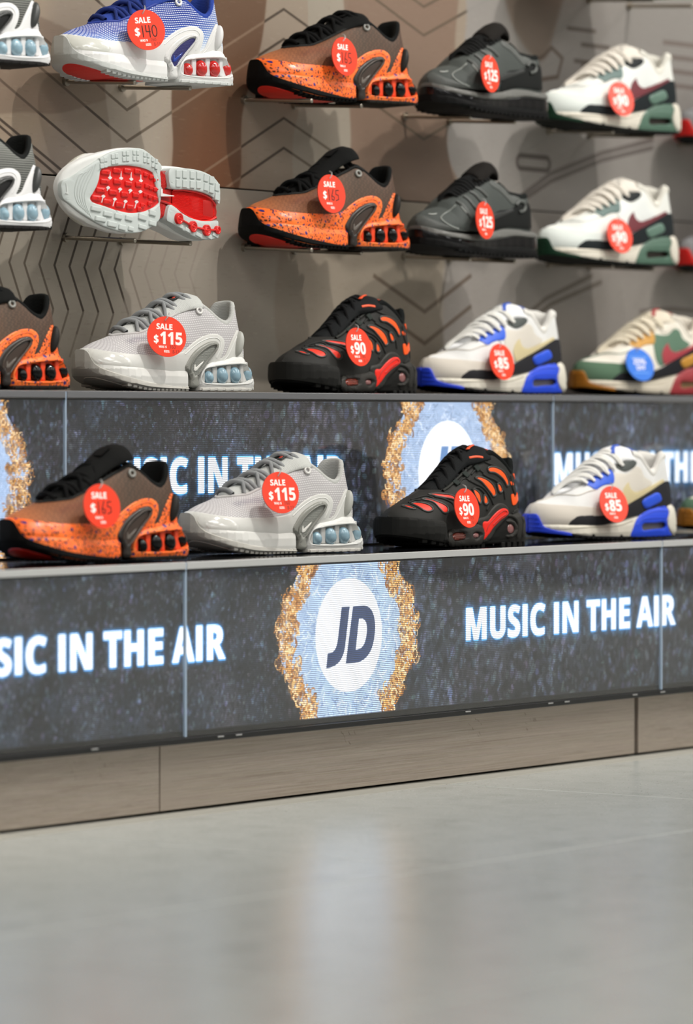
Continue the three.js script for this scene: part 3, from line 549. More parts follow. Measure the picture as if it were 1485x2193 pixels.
// ---------- screens ----------
const P2 = wx(1447, Z2 - 0.012) - wx(481, Z2 - 0.012);
function screenCanvas(x0, x1, y0, y1, zl, items) {
  // x0..x1, y0..y1 in metres on the screen
  const w = 2048, S = w / (x1 - x0), h = Math.round((y1 - y0) * S), pitch = 0.00262;
  return canvas(w, h, (g) => {
    const X = (x) => (x - x0) * S, Y = (y) => h - (y - y0) * S;
    g.fillStyle = '#14181e'; g.fillRect(0, 0, w, h); seed = Math.round((x0 + 20) * 100);
    for (let i = 0; i < 130; i++) { const x = rnd() * w, y = rnd() * h, r = 50 + rnd() * 120, q = g.createRadialGradient(x, y, 0, x, y, r), c = rnd() < 0.5 ? '10,11,13' : rnd() < 0.5 ? '70,84,104' : '74,70,76'; q.addColorStop(0, `rgba(${c},.34)`); q.addColorStop(1, `rgba(${c},0)`); g.fillStyle = q; g.fillRect(x - r, y - r, 2 * r, 2 * r); }
    for (let i = 0; i < 6500; i++) { const q = rnd(); g.fillStyle = q < 0.45 ? `rgba(${120 + rnd() * 60 | 0},${140 + rnd() * 60 | 0},${170 + rnd() * 70 | 0},${0.05 + 0.18 * rnd()})` : `rgba(6,7,9,${0.12 + 0.3 * rnd()})`; g.beginPath(); g.ellipse(rnd() * w, rnd() * h, 2 + rnd() * 8, 3 + rnd() * 11, rnd() - 0.3, 0, 7); g.fill(); }
    for (const it of items) {
      if (it.logo != null) {
        const cx = it.logo, cy = it.cy, R = it.r, K = R / 0.082; // ornate frame and round emblem
        const oct = [[-0.112, 0.14], [-0.116, 0.1], [-0.156, 0.05], [-0.168, 0.018], [-0.168, -0.018], [-0.156, -0.05], [-0.116, -0.1], [-0.112, -0.14], [0.112, -0.14], [0.116, -0.1], [0.156, -0.05], [0.168, -0.018], [0.168, 0.018], [0.156, 0.05], [0.116, 0.1], [0.112, 0.14]].map(([a, b]) => [X(cx + a * K), Y(cy + b * K)]);
        g.save(); g.beginPath(); oct.forEach((p, i) => i ? g.lineTo(...p) : g.moveTo(...p)); g.closePath();
        g.fillStyle = '#9fb6d6'; g.fill(); g.clip();
        for (let i = 0; i < 1600; i++) { g.strokeStyle = rnd() < 0.5 ? `rgba(230,238,255,${0.15 + 0.5 * rnd()})` : `rgba(96,118,156,${0.15 + 0.4 * rnd()})`; g.lineWidth = 1 + rnd() * 3; const px = X(cx + (rnd() - 0.5) * 0.36 * K), py = rnd() * h, a = rnd() * 3; g.beginPath(); g.moveTo(px, py); g.quadraticCurveTo(px + 10 * Math.cos(a), py + 10, px + 18 * Math.cos(a), py + 18 * Math.sin(a)); g.stroke(); }
        g.restore();
        for (const sx of [-1, 1]) { // scrolls of the gilt frame
          const path = spl([[-0.14, 0.11], [-0.1, 0.114], [-0.05, 0.153], [-0.02, 0.165], [0.02, 0.165], [0.05, 0.153], [0.1, 0.114], [0.14, 0.11]]);
          for (let pass = 0; pass < 3; pass++) for (let i = 0; i < [110, 420, 270][pass]; i++) {
            const t = -0.14 + 0.28 * rnd(), cl = 0.5 + 0.5 * Math.sin(t * 130), ox = path(t) - 0.015 + (rnd() - 0.5) * (0.03 + 0.028 * cl), r = (0.002 + rnd() * 0.0052) * S * K, px = X(cx + sx * ox * K), py = Y(cy + t * K), a = rnd() * 6.3;
            if (pass == 0) { g.fillStyle = 'rgba(120,74,34,.5)'; g.beginPath(); g.ellipse(px, py, r * 0.9, r * 1.5, a, 0, 7); g.fill(); continue; }
            g.lineWidth = 1.6 + rnd() * 2.6; g.strokeStyle = pass == 1 ? ['#8c521d', '#ad7233', '#744115', '#bd8240'][rnd() * 4 | 0] : ['#d7a866', '#f2cf9c', '#c9934f'][rnd() * 3 | 0]; g.beginPath(); g.arc(px, py, r, a, a + 1.6 + rnd() * 2.2); g.stroke();
            if (i % 3 == 0) { g.fillStyle = pass == 1 ? '#ad7a40' : '#eec995'; g.beginPath(); g.arc(px + sx * r, py, 1.5 + rnd() * 2.6, 0, 7); g.fill(); }
          }
        }
        g.fillStyle = '#f6f9ff'; g.beginPath(); g.ellipse(X(cx), Y(cy), R * S, R * S, 0, 0, 7); g.fill();
        g.save(); g.translate(X(cx), Y(cy)); g.scale(R * S / 100, R * S / 100); g.fillStyle = it.ink ?? '#27385c';
        // J : slanting stroke with a foot, D : bowl
        g.beginPath(); g.moveTo(-22, -50); g.lineTo(2, -50); g.lineTo(-12, 20); g.bezierCurveTo(-18, 45, -38, 55, -68, 55); g.lineTo(-64, 30); g.bezierCurveTo(-46, 30, -38, 24, -34, 8); g.closePath(); g.fill();
        g.beginPath(); g.moveTo(12, -50); g.lineTo(44, -50); g.bezierCurveTo(78, -48, 84, -18, 76, 10); g.bezierCurveTo(68, 40, 42, 50, 14, 50); g.lineTo(-10, 50); g.closePath(); g.fill();
        g.fillStyle = '#f6f9ff'; g.beginPath(); g.moveTo(30, -27); g.lineTo(40, -27); g.bezierCurveTo(56, -24, 57, -8, 51, 8); g.bezierCurveTo(46, 22, 36, 27, 20, 27); g.closePath(); g.fill(); g.restore();
      } else {
        const tw = it.x1 - it.x0, th = it.h; g.save(); g.font = 'bold 100px sans-serif'; g.textBaseline = 'alphabetic';
        const capH = 72, adv = (c) => c == 'I' ? 34 : c == ' ' ? 26 : g.measureText(c).width, mw = [...it.text].reduce((q, c) => q + adv(c), 0); g.translate(X(it.x0), Y(it.y)); g.scale(tw * S / mw, th * S / capH); g.lineJoin = 'round';
        const put = (st, lw) => { let x = 0; for (const c of it.text) { if (c == 'I') { if (st) g.strokeRect(x + 9, -72, 16, 72); else g.fillRect(x + 9, -72, 16, 72); } else if (st) g.strokeText(c, x, 0); else g.fillText(c, x, 0); x += adv(c); } };
        g.shadowColor = '#2f9dff'; g.shadowBlur = 18; g.strokeStyle = '#4fa8f0'; g.lineWidth = 8; put(true); g.shadowBlur = 0; g.strokeStyle = '#f2f7ff'; g.lineWidth = 4; put(true); g.fillStyle = '#f8fbff'; put(false); g.restore();
      }
    }
    const ps = pitch * S; g.fillStyle = 'rgba(0,0,0,.62)'; for (let y = 0; y < h; y += ps) g.fillRect(0, y, w, ps * 0.42);
    g.fillStyle = 'rgba(0,0,0,.28)'; for (let x = 0; x < w; x += ps) g.fillRect(x, 0, ps * 0.3, h);
  });
}
function ledScreen(label, zl, y0, y1, tY, tH, texts, logos, xs) {
  const t = thing('led_screen', label, 'screen', null); t.position.set(0, 0, 0);
  mesh('screen_housing', box(xs[xs.length - 1] - xs[0], y1 - y0, 0.03, (xs[0] + xs[xs.length - 1]) / 2, (y0 + y1) / 2, zl - 0.0165), M('#0c0c0e', 0.6), t);
  if (y0 < 0.2) mesh('screen_bezel', box(xs[xs.length - 1] - xs[0], 0.0066, 0.006, (xs[0] + xs[xs.length - 1]) / 2, y0 - 0.0036, zl - 0.003), M('#1f1f1d', 0.5), t);
  for (let i = 0; i < xs.length - 1; i++) {
    const a = xs[i], b = xs[i + 1], items = [...logos, ...texts].filter((q) => q.logo != null ? q.logo > a - 0.25 && q.logo < b + 0.25 : q.x1 > a && q.x0 < b);
    const tx = tex(screenCanvas(a, b, y0, y1, zl, items), { clamp: true });
    const m = new THREE.MeshStandardMaterial({ color: 0x050506, roughness: 0.5, emissive: 0xffffff, emissiveMap: tx, emissiveIntensity: LIGHT.led });
    mesh('screen_module', box(b - a, y1 - y0, 0.002, (a + b) / 2, (y0 + y1) / 2, zl - 0.001), m, t);
  }
  return t;
}
const S2a = wx(-120, Z2), S2b = wx(1700, Z2), S2m = wx(640, Z2) - 0.25, S1a = wx(-180, Z1), S1b = wx(1640, Z1), S1m = wx(640, Z1) - 0.3;
{
  const zl = Z2 - 0.012, tx1 = wx(1447, zl), tx0 = wx(995, zl), lx = wx(748, zl), cy = at(748, 1360, zl).y, ty = at(1220, 1354, zl).y, th = at(1220, 1290, zl).y - ty, r = (at(748, 1237, zl).y - at(748, 1481, zl).y) / 2;
  ledScreen('long screen with white lettering and a white emblem, in front of the lower step', zl, 0.1085, Y2 - 0.012, ty, th,
    [-1, 0, 1].map((k) => ({ text: 'MUSIC IN THE AIR', x0: tx0 + k * P2, x1: tx1 + k * P2, y: ty, h: th })), [-1, 0, 1].map((k) => ({ logo: lx + k * P2, cy, r })), [S2a, (S2a + S2b) / 2 - 0.32, S2b]);
  const z1 = Z1 - 0.012, q0 = wx(1185, z1), lx1 = wx(960, z1), cy1 = at(960, 1012, z1).y, ty1 = at(1300, 1034, z1).y, th1 = at(1300, 970, z1).y - ty1, len = tx1 - tx0;
  ledScreen('long screen with white lettering and a white emblem, behind the lower row of shoes', z1, Y2 + 0.003, Y1 - 0.012, ty1, th1,
    [-1, 0, 1].map((k) => ({ text: 'MUSIC IN THE AIR', x0: q0 + k * P2, x1: q0 + len + k * P2, y: ty1, h: th1 })), [-1, 0, 1].map((k) => ({ logo: lx1 + k * P2, cy: cy1, r, ink: '#5b84b8' })), [S1a, (S1a + S1b) / 2 - 0.32, S1b]);
}
// ---------- stepped display ----------
function step(label, zf, depth, y0, y1, joints, edgeCol) {
  const t = thing('display_step', label, 'display stand', null);
  const edge = M(edgeCol, 0.22, { clearcoat: 0.5 }), topm = M('#131417', 0.12, { clearcoat: 0.4 }), pane = M('#ffffff', 0.02, { transmission: 1, thickness: 0, ior: 1.5 }), joint = M('#9fb2c6', 0.3), blk = M('#0a0a0b', 0.35);
  const a = joints[0], b = joints[joints.length - 1], cx = (a + b) / 2;
  mesh('core', box(b - a, y1 - 0.012 - Math.max(0.05, y0), depth - 0.05, cx, (y1 - 0.012 + Math.max(0.05, y0)) / 2, zf - 0.045 - (depth - 0.05) / 2), M('#17181a', 0.7), t);
  for (let i = 0; i < joints.length - 1; i++) {
    const x0 = joints[i], x1 = joints[i + 1], w = x1 - x0 - 0.0026, m = (x0 + x1) / 2;
    mesh('top_panel', rbox(w, 0.0075, depth - 0.002, m, y1 - 0.00375, zf - depth / 2 - 0.001, 0.0012, 1), topm, t);
    const f = mesh('front_pane', box(w, y1 - 0.0115 - y0 - 0.0085, 0.003, m, (y1 - 0.0115 + y0 + 0.0085) / 2, zf - 0.0025), pane, t);
    mesh('edge_strip', rbox(w, 0.0098, 0.003, m, y1 - 0.005, zf + 0.0008, 0.0012, 1), edge, t);
    mesh('edge_strip', rbox(w, 0.0016, 0.0034, m, y1 - 0.0112, zf + 0.0006, 0.0005, 1), blk, t);
    if (i) mesh('joint_strip', box(0.0024, y1 - y0 - 0.01, 0.004, x0, (y1 + y0 + 0.008) / 2, zf - 0.001), joint, t);
  }
  return { t, a, b, cx, blk };
}
{
  const j2 = [S2a, wx(397, Z2), wx(1418, Z2), S2b], j1 = [S1a, wx(140, Z1), wx(1185, Z1), S1b];
  const s2 = step('lower step of the display, black gloss top and clear front panes', Z2, 0.21, 0.0935, Y2, j2, '#b3b4b3');
  mesh('base_trim', rbox(s2.b - s2.a, 0.0075, 0.022, s2.cx, 0.0973, Z2 - 0.01, 0.001, 1), s2.blk, s2.t);
  const clip = M('#8c8c8a', 0.25), cg = new RoundedBoxGeometry(0.013, 0.002, 0.002, 1, 0.0008);
  for (const [X, Y] of [[203, 1604], [473, 1571], [512, 1566], [1003, 1519], [1180, 1505], [1215, 1504], [1361, 1491], [1420, 1482]]) { const p = at(X, Y, Z2 + 0.002), c = mesh('trim_clip', cg, clip, s2.t); c.position.set(p.x, 0.0985, Z2 + 0.002); }
  step('upper step of the display, black gloss top and clear front panes', Z1, 0.205, Y2 + 0.001, Y1, j1, '#66676a');
  // kickboard
  const k = thing('kickboard', 'brushed taupe metal kickboard below the lower screen', 'kickboard');
  const kt = tex(canvas(2048, 128, (g, w, h) => { g.fillStyle = '#b3a699'; g.fillRect(0, 0, w, h); seed = 3; for (let i = 0; i < 5200; i++) { g.fillStyle = rnd() < 0.5 ? `rgba(84,68,54,${0.07 * rnd()})` : `rgba(236,228,216,${0.07 * rnd()})`; g.fillRect(rnd() * w, rnd() * h, 40 + rnd() * 260, 0.7 + rnd()); } for (const cx of [700, 1250, 1500]) for (let i = 0; i < 7; i++) { g.strokeStyle = `rgba(74,60,44,${0.15 + 0.25 * rnd()})`; g.lineWidth = 1 + rnd() * 1.6; const x = cx + rnd() * 60, y = 8 + rnd() * 40; g.beginPath(); g.moveTo(x, y); g.quadraticCurveTo(x + 3, y + 4, x + 5 + rnd() * 8, y + 3 + rnd() * 6); g.stroke(); } }));
  const km = M('#ffffff', 0.36, { map: kt, metalness: 0.35 });
  const ks = [S2a, wx(342, ZK), wx(1365, ZK), S2b], gap = [0, 0.0012, 0.0055, 0];
  mesh('backing', box(S2b - S2a, 0.092, 0.02, (S2a + S2b) / 2, 0.047, ZK - 0.022), M('#0c0b0a', 0.8), k);
  for (let i = 0; i < 3; i++) { const a = ks[i] + gap[i], b = ks[i + 1] - gap[i + 1]; mesh('kick_panel', rbox(b - a, 0.0885, 0.012, (a + b) / 2, 0.0475, ZK - 0.006, 0.001, 1), km, k); }
}
// ---------- ceiling lamps ----------
PANELS.forEach(([x, z], i) => {
  const t = thing('ceiling_light', 'square white panel light in the shop ceiling', 'ceiling light', 'panel lights in the shop ceiling'); t.position.set(x, CEIL, z);
  mesh('frame', rbox(1.26, 0.03, 1.26, 0, -0.014, 0, 0.004, 1), M('#dddddd', 0.5), t);
  mesh('diffuser', box(1.2, 0.006, 1.2, 0, -0.031, 0), new THREE.MeshStandardMaterial({ color: 0xffffff, emissive: 0xfffdfa, emissiveIntensity: 1.5 }), t);
  const l = new THREE.RectAreaLight(0xfffdfa, LIGHT.panel, 1.18, 1.18); l.position.set(x, CEIL - 0.04, z); l.lookAt(x, 0, z); scene.add(l);
});
SPOTS.forEach(([x, z]) => {
  const t = thing('track_spotlight', 'black spotlight aimed at the shoe wall', 'spotlight', 'spotlights aimed at the shoe wall'); t.position.set(x, CEIL, z);
  const tgt = V(x - 0.2, 0.75, 0.05), d = tgt.clone().sub(V(x, CEIL - 0.2, z)).normalize();
  mesh('stem', new THREE.CylinderGeometry(0.01, 0.01, 0.18, 10).translate(0, -0.09, 0), M('#111111', 0.5), t);
  const q = new THREE.Quaternion().setFromUnitVectors(V(0, -1, 0), d), can = new THREE.LatheGeometry([[0.0, 0.09], [0.035, 0.09], [0.045, 0.075], [0.05, -0.06], [0.047, -0.06], [0.042, -0.03], [0, -0.03]].map((p) => new THREE.Vector2(...p)), 20);
  const h = mesh('lamp_head', can, M('#141414', 0.5), t); h.quaternion.copy(q); h.position.set(0, -0.2, 0);
  const bulb = mesh('lens', new THREE.CylinderGeometry(0.04, 0.04, 0.004, 20), new THREE.MeshStandardMaterial({ color: 0xffffff, emissive: 0xfff0dc, emissiveIntensity: 6 }), t); bulb.quaternion.copy(q); bulb.position.set(0, -0.2, 0).addScaledVector(d, 0.036);
  const l = new THREE.SpotLight(0xfffaf4, LIGHT.spot, 0, 0.5, 0.7, 2); l.position.set(x, CEIL - 0.2, z).addScaledVector(d, 0.07); l.target.position.copy(tgt); l.castShadow = true; l.shadow.radius = 2; scene.add(l, l.target);
});
// ---------- pegs ----------
const steel = M('#a39c90', 0.28, { metalness: 0.9 });
function peg(x, y, label, len = 0.125) {
  const t = thing('wall_peg', label, 'peg', null); t.position.set(x, y, 0); t.rotation.x = 3.2 * Math.PI / 180;
  mesh('rod', new THREE.CylinderGeometry(0.0032, 0.0032, len, 14).rotateX(Math.PI / 2).translate(0, 0, len / 2), steel, t);
  mesh('collar', new THREE.CylinderGeometry(0.0065, 0.0065, 0.005, 16).rotateX(Math.PI / 2).translate(0, 0, 0.0025), steel, t);
  mesh('tip', new THREE.SphereGeometry(0.0036, 12, 8).scale(1, 1, 0.5).translate(0, 0, len), steel, t);
  return t;
}
// ---------- placing shoes ----------
// right = where the heel's edge is seen, zh = distance of the heel from the wall
function place(t, la, right, zh, y, yaw) {
  const aw = 54.3 + Math.atan((right - 742) / FPX) * 180 / Math.PI;
  t.rotation.y = (yaw - aw) * Math.PI / 180;
  const off = (la.Xr - la.X0) * la.s;                          // heel edge to heel centre across the view
  let p = at(right, 898, zh); for (let k = 0; k < 4; k++) { const depth = p.clone().sub(EYE).dot(FW); p = at(right - off / depth * FPX, 898, zh); }
  t.position.set(p.x, y, zh); return t;
}
function shoe(name, t, label, group) { t.name = numbered(name); t.userData = { label, category: 'shoe', ...(group ? { group } : {}) }; scene.add(t); return t; }
// ---------- court-running shoe with a window in the heel ----------
const AM = (() => {
  const la = last({ s: 0.000729, a: 47, L: 0.306, Yg: 849, Xr: 1211, rh: 0.04, rt: 0.06, plan: [[0, 0.037], [0.04, 0.0395], [0.09, 0.038], [0.13, 0.0375], [0.17, 0.043], [0.21, 0.0495], [0.24, 0.0515], [0.275, 0.049], [0.306, 0.045]] });
  const { hy } = la, G = { la }, soleS = spl(la.plan);
  const planU = spl([[0.008, 0.031], [0.04, 0.0335], [0.08, 0.035], [0.13, 0.0365], [0.17, 0.0425], [0.21, 0.0475], [0.25, 0.048], [0.27, 0.046], [0.295, 0.041]]);
  const edge = spl([[0.008, 0.12], [0.02, 0.1245], [0.036, 0.1255], [0.048, 0.118], [0.0535, 0.11], [0.0575, 0.1025], [0.066, 0.0977], [0.0745, 0.104], [0.0824, 0.113], [0.094, 0.1247], [0.1027, 0.1265], [0.1144, 0.123], [0.1326, 0.1145], [0.1636, 0.103], [0.201, 0.089], [0.228, 0.0775], [0.245, 0.07], [0.254, 0.066], [0.26, 0.0638], [0.275, 0.0605], [0.288, 0.0578], [0.296, 0.0535], [0.3, 0.048], [0.3025, 0.043]]);
  const U = body(la, { l0: 0.008, l1: 0.3025, S: planU, rh: 0.036, rt: 0.06, p: 2.4, q: 1.55, tuck: 0.05, yb: spl([[0.008, 0.045], [0.07, 0.04], [0.14, 0.03], [0.2, 0.022], [0.3, 0.024]]), yt: edge,
    wt: spl([[0.008, 0.8], [0.05, 0.86], [0.09, 0.78], [0.11, 0.66], [0.16, 0.52], [0.21, 0.44], [0.238, 0.34], [0.248, 0.14], [0.254, 0.02], [0.26, 0]]), lean: (y) => 0.014 * sstep(0.06, 0.125, y), lf: 0.06 });
  G.upper = U.geo(110, 22, [0, 0.1]);
  G.collar_lining = collar(U, 0.105, [[0, -0.008], [-0.003, 0.0], [-0.0015, 0.005], [0.0035, 0.008], [0.009, 0.006], [0.012, -0.003], [0.0125, -0.016], [0.013, -0.045]]);
  const tr = []; for (let i = 0; i <= 26; i++) tr.push(U.P(U.uOf(0.1 + 0.152 * i / 26), 1, 1)); for (let i = 25; i >= 0; i--) tr.push(U.P(U.uOf(0.1 + 0.152 * i / 26), 1, -1));
  G.eyestay_trim = tube(tr, 0.0022, 80, 6);
  G.tongue = sweepTongue([[0.248, 0.07, 0.012, 0.004], [0.228, 0.0765, 0.019, 0.005], [0.2138, 0.083, 0.021, 0.005], [0.186, 0.1015, 0.022, 0.006], [0.169, 0.111, 0.024, 0.008], [0.156, 0.12, 0.023, 0.009], [0.142, 0.1265, 0.0245, 0.0095], [0.128, 0.1315, 0.027, 0.01], [0.114, 0.133, 0.029, 0.0095], [0.1, 0.131, 0.029, 0.008], [0.089, 0.126, 0.026, 0.006]]);
  G.tongue_edge = band([V(-0.092, 0.121, 0.0265), V(-0.0925, 0.1315, 0.018), V(-0.0925, 0.1365, 0), V(-0.0925, 0.1315, -0.018), V(-0.092, 0.121, -0.0265)], 0.011, 0.003, 20, V(0.45, 1, 0));
  G.tongue_logo = band([V(-0.144, 0.1305, 0.02), V(-0.136, 0.1375, 0.012), V(-0.127, 0.1415, 0.006), V(-0.117, 0.1425, 0.006)], 0.0065, 0.0016, 12, V(-0.4, 1, 0.35));
  const spineY = spl([[0.247, 0.077], [0.228, 0.0865], [0.2138, 0.0945], [0.186, 0.115], [0.169, 0.1235], [0.158, 0.128], [0.144, 0.135], [0.126, 0.1415]]);
  const thr = (l, k) => U.P(U.uOf(l), 1, k), lc = [];
  const Q = [[1028, 736, 0.228], [1042, 731, 0.212], [1056, 724, 0.197], [1070, 717, 0.18], [1082, 707, 0.163], [1099, 699, 0.147]];
  for (const [X, Y, lm] of Q) for (const o of [0, 1]) {
    const k = U.pick(X - o * 4, Y - o * 3), A = k.p.clone().addScaledVector(k.n, 0.004), q = lm + o * 0.007, m = V(-q, spineY(q) - o * 0.0012 + 0.0012, 0.003), up = A.clone().lerp(m, 0.5), E = thr(q + 0.016, -1);
    up.y += 0.0055; up.z += 0.0045; E.y += 0.002; lc.push(band([A, up, m, E], 0.0062, 0.0034, 22, V(-0.4, 1, 0.5)));
  }
  G.laces = mg(lc);
  G.lace_tips = Q.map(() => 0);
  // sole
  const midTop = la.sideLine([[1212, 783], [1200, 783], [1180, 785], [1160, 788], [1140, 797], [1128, 801], [1110, 806], [1090, 812], [1070, 814], [1030, 815.5], [988, 815], [940, 816], [925, 814]]);
  const midBot = la.sideLine([[1212, 848], [1116, 846], [1042, 842.5], [1001, 837], [964, 828.5], [943, 822.5], [936, 818]]);
  const spring = spl([[0, 0.002], [0.17, 0.0012], [0.2, 0.002], [0.23, 0.004], [0.26, 0.0075], [0.285, 0.0105], [0.306, 0.0125]]);
  const lean = (y) => 0.006 * sstep(0.02, 0.05, y);
  const MS = body(la, { l0: 0.0, l1: 0.304, S: soleS, rh: 0.04, rt: 0.06, yb: (l) => Math.max(midBot(l), spring(l) + 0.001), yt: midTop, wt: () => 0.8, p: 4, q: 2, tuck: 0.04, lean, lf: 0.08 });
  const win = [[1143, 818.5], [1166, 817.5], [1187, 817], [1191, 820], [1191, 826], [1187, 829], [1166, 831], [1144, 833], [1141, 830], [1141, 821]];
  G.midsole = MS.geo(100, 16, null, 0.7, grow(smooth(win, true, 3), 3));
  const OS = body(la, { l0: 0.0015, l1: 0.306, S: (l) => soleS(l) + 0.0006, rh: 0.04, rt: 0.06, yb: (l) => spring(l) - 0.001, yt: (l) => midBot(l) + 0.0012, wt: () => 0.96, p: 6, q: 2, tuck: 0.05 });
  G.outsole = mg([OS.geo(90, 6, null, 0.7), lugs(OS, 0.02, 0.26, 20, 0.008, 0.003, 0.014, 0.0004)]);
  G.cleft = [[1042, 839], [1099, 842]].map(([X, Y]) => patch(MS, [[X - 7, Y + 7], [X - 3, Y + 1], [X, Y - 4], [X + 3, Y + 1], [X + 7, Y + 7]], { off: 0.0006, th: 0.003, sharp: true, max: 5 }));
  G.midsole_groove = seam(MS, [[950, 826], [985, 825], [1030, 823], [1070, 823], [1100, 820], [1122, 812]], 0.0009, -0.0002);
  const BM = body(la, { l0: 0.2, l1: 0.3068, S: (l) => soleS(l) + 0.0002, rh: 0.01, rt: 0.06, yb: (l) => spring(l) - 0.001, yt: () => hy(790), wt: () => 0.93, p: 6, q: 2, tuck: 0.02 });
  G.toe_bumper = patch(BM, [[897, 843], [899, 815], [901, 802], [905, 795.5], [915, 794], [924, 795], [929, 800], [933, 808], [938, 817], [945, 822], [964, 827.5], [996, 834], [1001, 837.5], [998, 842], [975, 838], [950, 834.5], [925, 832], [910, 833]], { off: 0.0012, th: 0.007, bev: 0.001, bw: 3, both: true, max: 6 });
  G.bumper_rib = [803, 812, 821].map((Y) => seam(BM, [[900, Y], [908, Y - 1], [920, Y], [928 + (Y - 803) * 0.5, Y + 1]], 0.0009, 0.0012));
  G.heel_clip = patch(MS, [[1132, 806], [1149, 791], [1168, 783.5], [1188, 782.5], [1193.5, 788], [1196.5, 797], [1193, 812], [1195, 827], [1199, 838], [1203, 843], [1200, 848], [1160, 847.5], [1118, 847], [1122, 830]], { off: 0.0022, th: 0.005, bev: 0.001, bw: 3, holes: [win], both: true, max: 7, step: 3 });
  const IN = body(la, { l0: 0.006, l1: 0.13, S: (l) => soleS(l) - 0.008, rh: 0.04, rt: 0.01, yb: () => 0.006, yt: () => 0.036, wt: () => 0.95, p: 8, q: 2, tuck: 0 });
  G.air_window = IN.geo(40, 5, null, 0.7);
  G.clip_groove = [[[1140, 800], [1155, 791], [1172, 787], [1190, 787]], [[1136, 808], [1153, 798], [1172, 793.5], [1193, 794]], [[1130, 822], [1138, 812], [1160, 808], [1190, 808]]].map((q) => seam(MS, q, 0.0008, 0.0023));
  G.heel_bumper = patch(MS, [[1193.5, 784], [1201, 780], [1207, 785], [1210, 800], [1211, 839], [1206, 843], [1201.5, 838.5], [1196.5, 828], [1194.5, 812], [1198, 796]], { off: 0.003, th: 0.006, bev: 0.0015, bw: 4, both: true, max: 6 });
  // upper pieces
  G.mudguard = patch(U, [[896, 790], [900, 778], [908, 771.5], [920, 773], [956, 776], [1003, 779], [1036, 781.5], [1060, 786], [1078, 795], [1090, 806], [1090, 818], [1040, 820], [990, 820], [940, 821], [915, 822], [896, 822]], { off: 0.0018, th: 0.003, bev: 0.0008, both: true, max: 8 });
  G.heel_counter = patch(U, [[988, 816], [999, 805], [1009, 799.5], [1030, 798], [1060, 798.5], [1084, 793], [1104, 783.5], [1136, 763], [1163, 747], [1186, 731.5], [1196, 731], [1201, 755], [1204, 790], [1180, 800], [1130, 815], [1090, 822], [1040, 823], [992, 822]], { off: 0.0022, th: 0.003, bev: 0.0008, both: true, max: 8 });
  G.heel_window = patch(U, [[1139, 773], [1143, 767.5], [1158, 759], [1169, 754], [1174.5, 755], [1178, 761], [1180, 768], [1177, 773], [1163, 780.5], [1149, 787], [1144.5, 785.5], [1141, 780]], { off: 0.0042, th: 0.004, bev: 0.0012, dome: 0.0006, max: 6 });
  G.swoosh = patch(U, [[1112, 731], [1113.5, 739], [1117.5, 747], [1124, 751.5], [1132, 752], [1149, 745], [1167, 735.5], [1184, 726], [1186, 731], [1163, 746.5], [1136, 763], [1110, 777.5], [1104, 780], [1100, 769], [1098.5, 757], [1102, 744], [1107, 736]], { off: 0.0024, th: 0.003, bev: 0.0004, sharp: true, max: 7 });
  G.quarter = patch(U, [[1080, 712], [1098, 713], [1112, 712], [1129, 698], [1138, 702], [1146, 720], [1162, 733], [1150, 744], [1130, 752], [1112, 764], [1098, 784], [1088, 772], [1082, 745]], { off: 0.0011, th: 0.002, bev: 0.0005, max: 8 });
  G.eyestay = patch(U, [[1021, 731.5], [1034, 722], [1044, 714], [1059, 707], [1074, 704], [1081, 712], [1083, 724], [1081, 733], [1066, 735.5], [1055, 740], [1046, 746], [1036, 740]], { off: 0.0016, th: 0.0025, bev: 0.0005, max: 6 });
  G.eyelet_piece = patch(U, [[1087, 698.5], [1096, 691], [1106, 686.5], [1116, 684], [1124, 685.5], [1129, 690], [1127, 696], [1118, 703.5], [1107, 708], [1098, 706]], { off: 0.002, th: 0.0025, bev: 0.0005, max: 6 });
  G.vamp_seam = [[[921, 769], [945, 764], [965, 757.5], [985, 756], [1010, 757], [1032, 749], [1046, 746]]].map((q) => seam(U, q, 0.0008, 0.0006));
  return G;
})();
function makeAM(c) {
  const t = new THREE.Group(); t.name = 'sneaker'; const P = (n, g, m, par = t) => mesh(n, g, m, par), A = AM;
  const up = P('upper', A.upper, c.upper); P('mudguard', A.mudguard, c.mud, up); P('quarter_panel', A.quarter, c.quarter, up); P('vamp_seam', A.vamp_seam[0], c.quarter, up); P('eyestay', A.eyestay, c.eyestay, up); P('eyelet_piece', A.eyelet_piece, c.dark, up);
  const hc = P('heel_counter', A.heel_counter, c.counter); P('heel_window', A.heel_window, c.accent, hc); P('side_logo', A.swoosh, c.swoosh);
  P('collar_lining', A.collar_lining, c.collar); P('eyestay_trim', A.eyestay_trim, c.upper);
  const tg = P('tongue', A.tongue, c.tongue); P('tongue_edge', A.tongue_edge, c.tongueEdge ?? c.tongue, tg); P('tongue_logo', A.tongue_logo, c.tongueLogo ?? c.tongue, tg);
  P('laces', A.laces, c.lace);
  const ms = P('midsole', A.midsole, c.midsole); for (const g of A.cleft) P('midsole_cleft', g, c.black, ms); P('midsole_groove', A.midsole_groove, c.groove ?? c.midsole, ms);
  P('outsole', A.outsole, c.black);
  const tb = P('toe_bumper', A.toe_bumper, c.bumper); for (const g of A.bumper_rib) P('bumper_rib', g, c.bumper, tb);
  const cl = P('heel_clip', A.heel_clip, c.clip); for (const g of A.clip_groove) P('clip_groove', g, c.clip, cl); P('air_window', A.air_window, c.window, cl); P('heel_bumper', A.heel_bumper, c.midsole);
  return t;
}
const suede = (c) => M(c, 0.9, { sheen: 0.5, sheenRoughness: 0.6 });
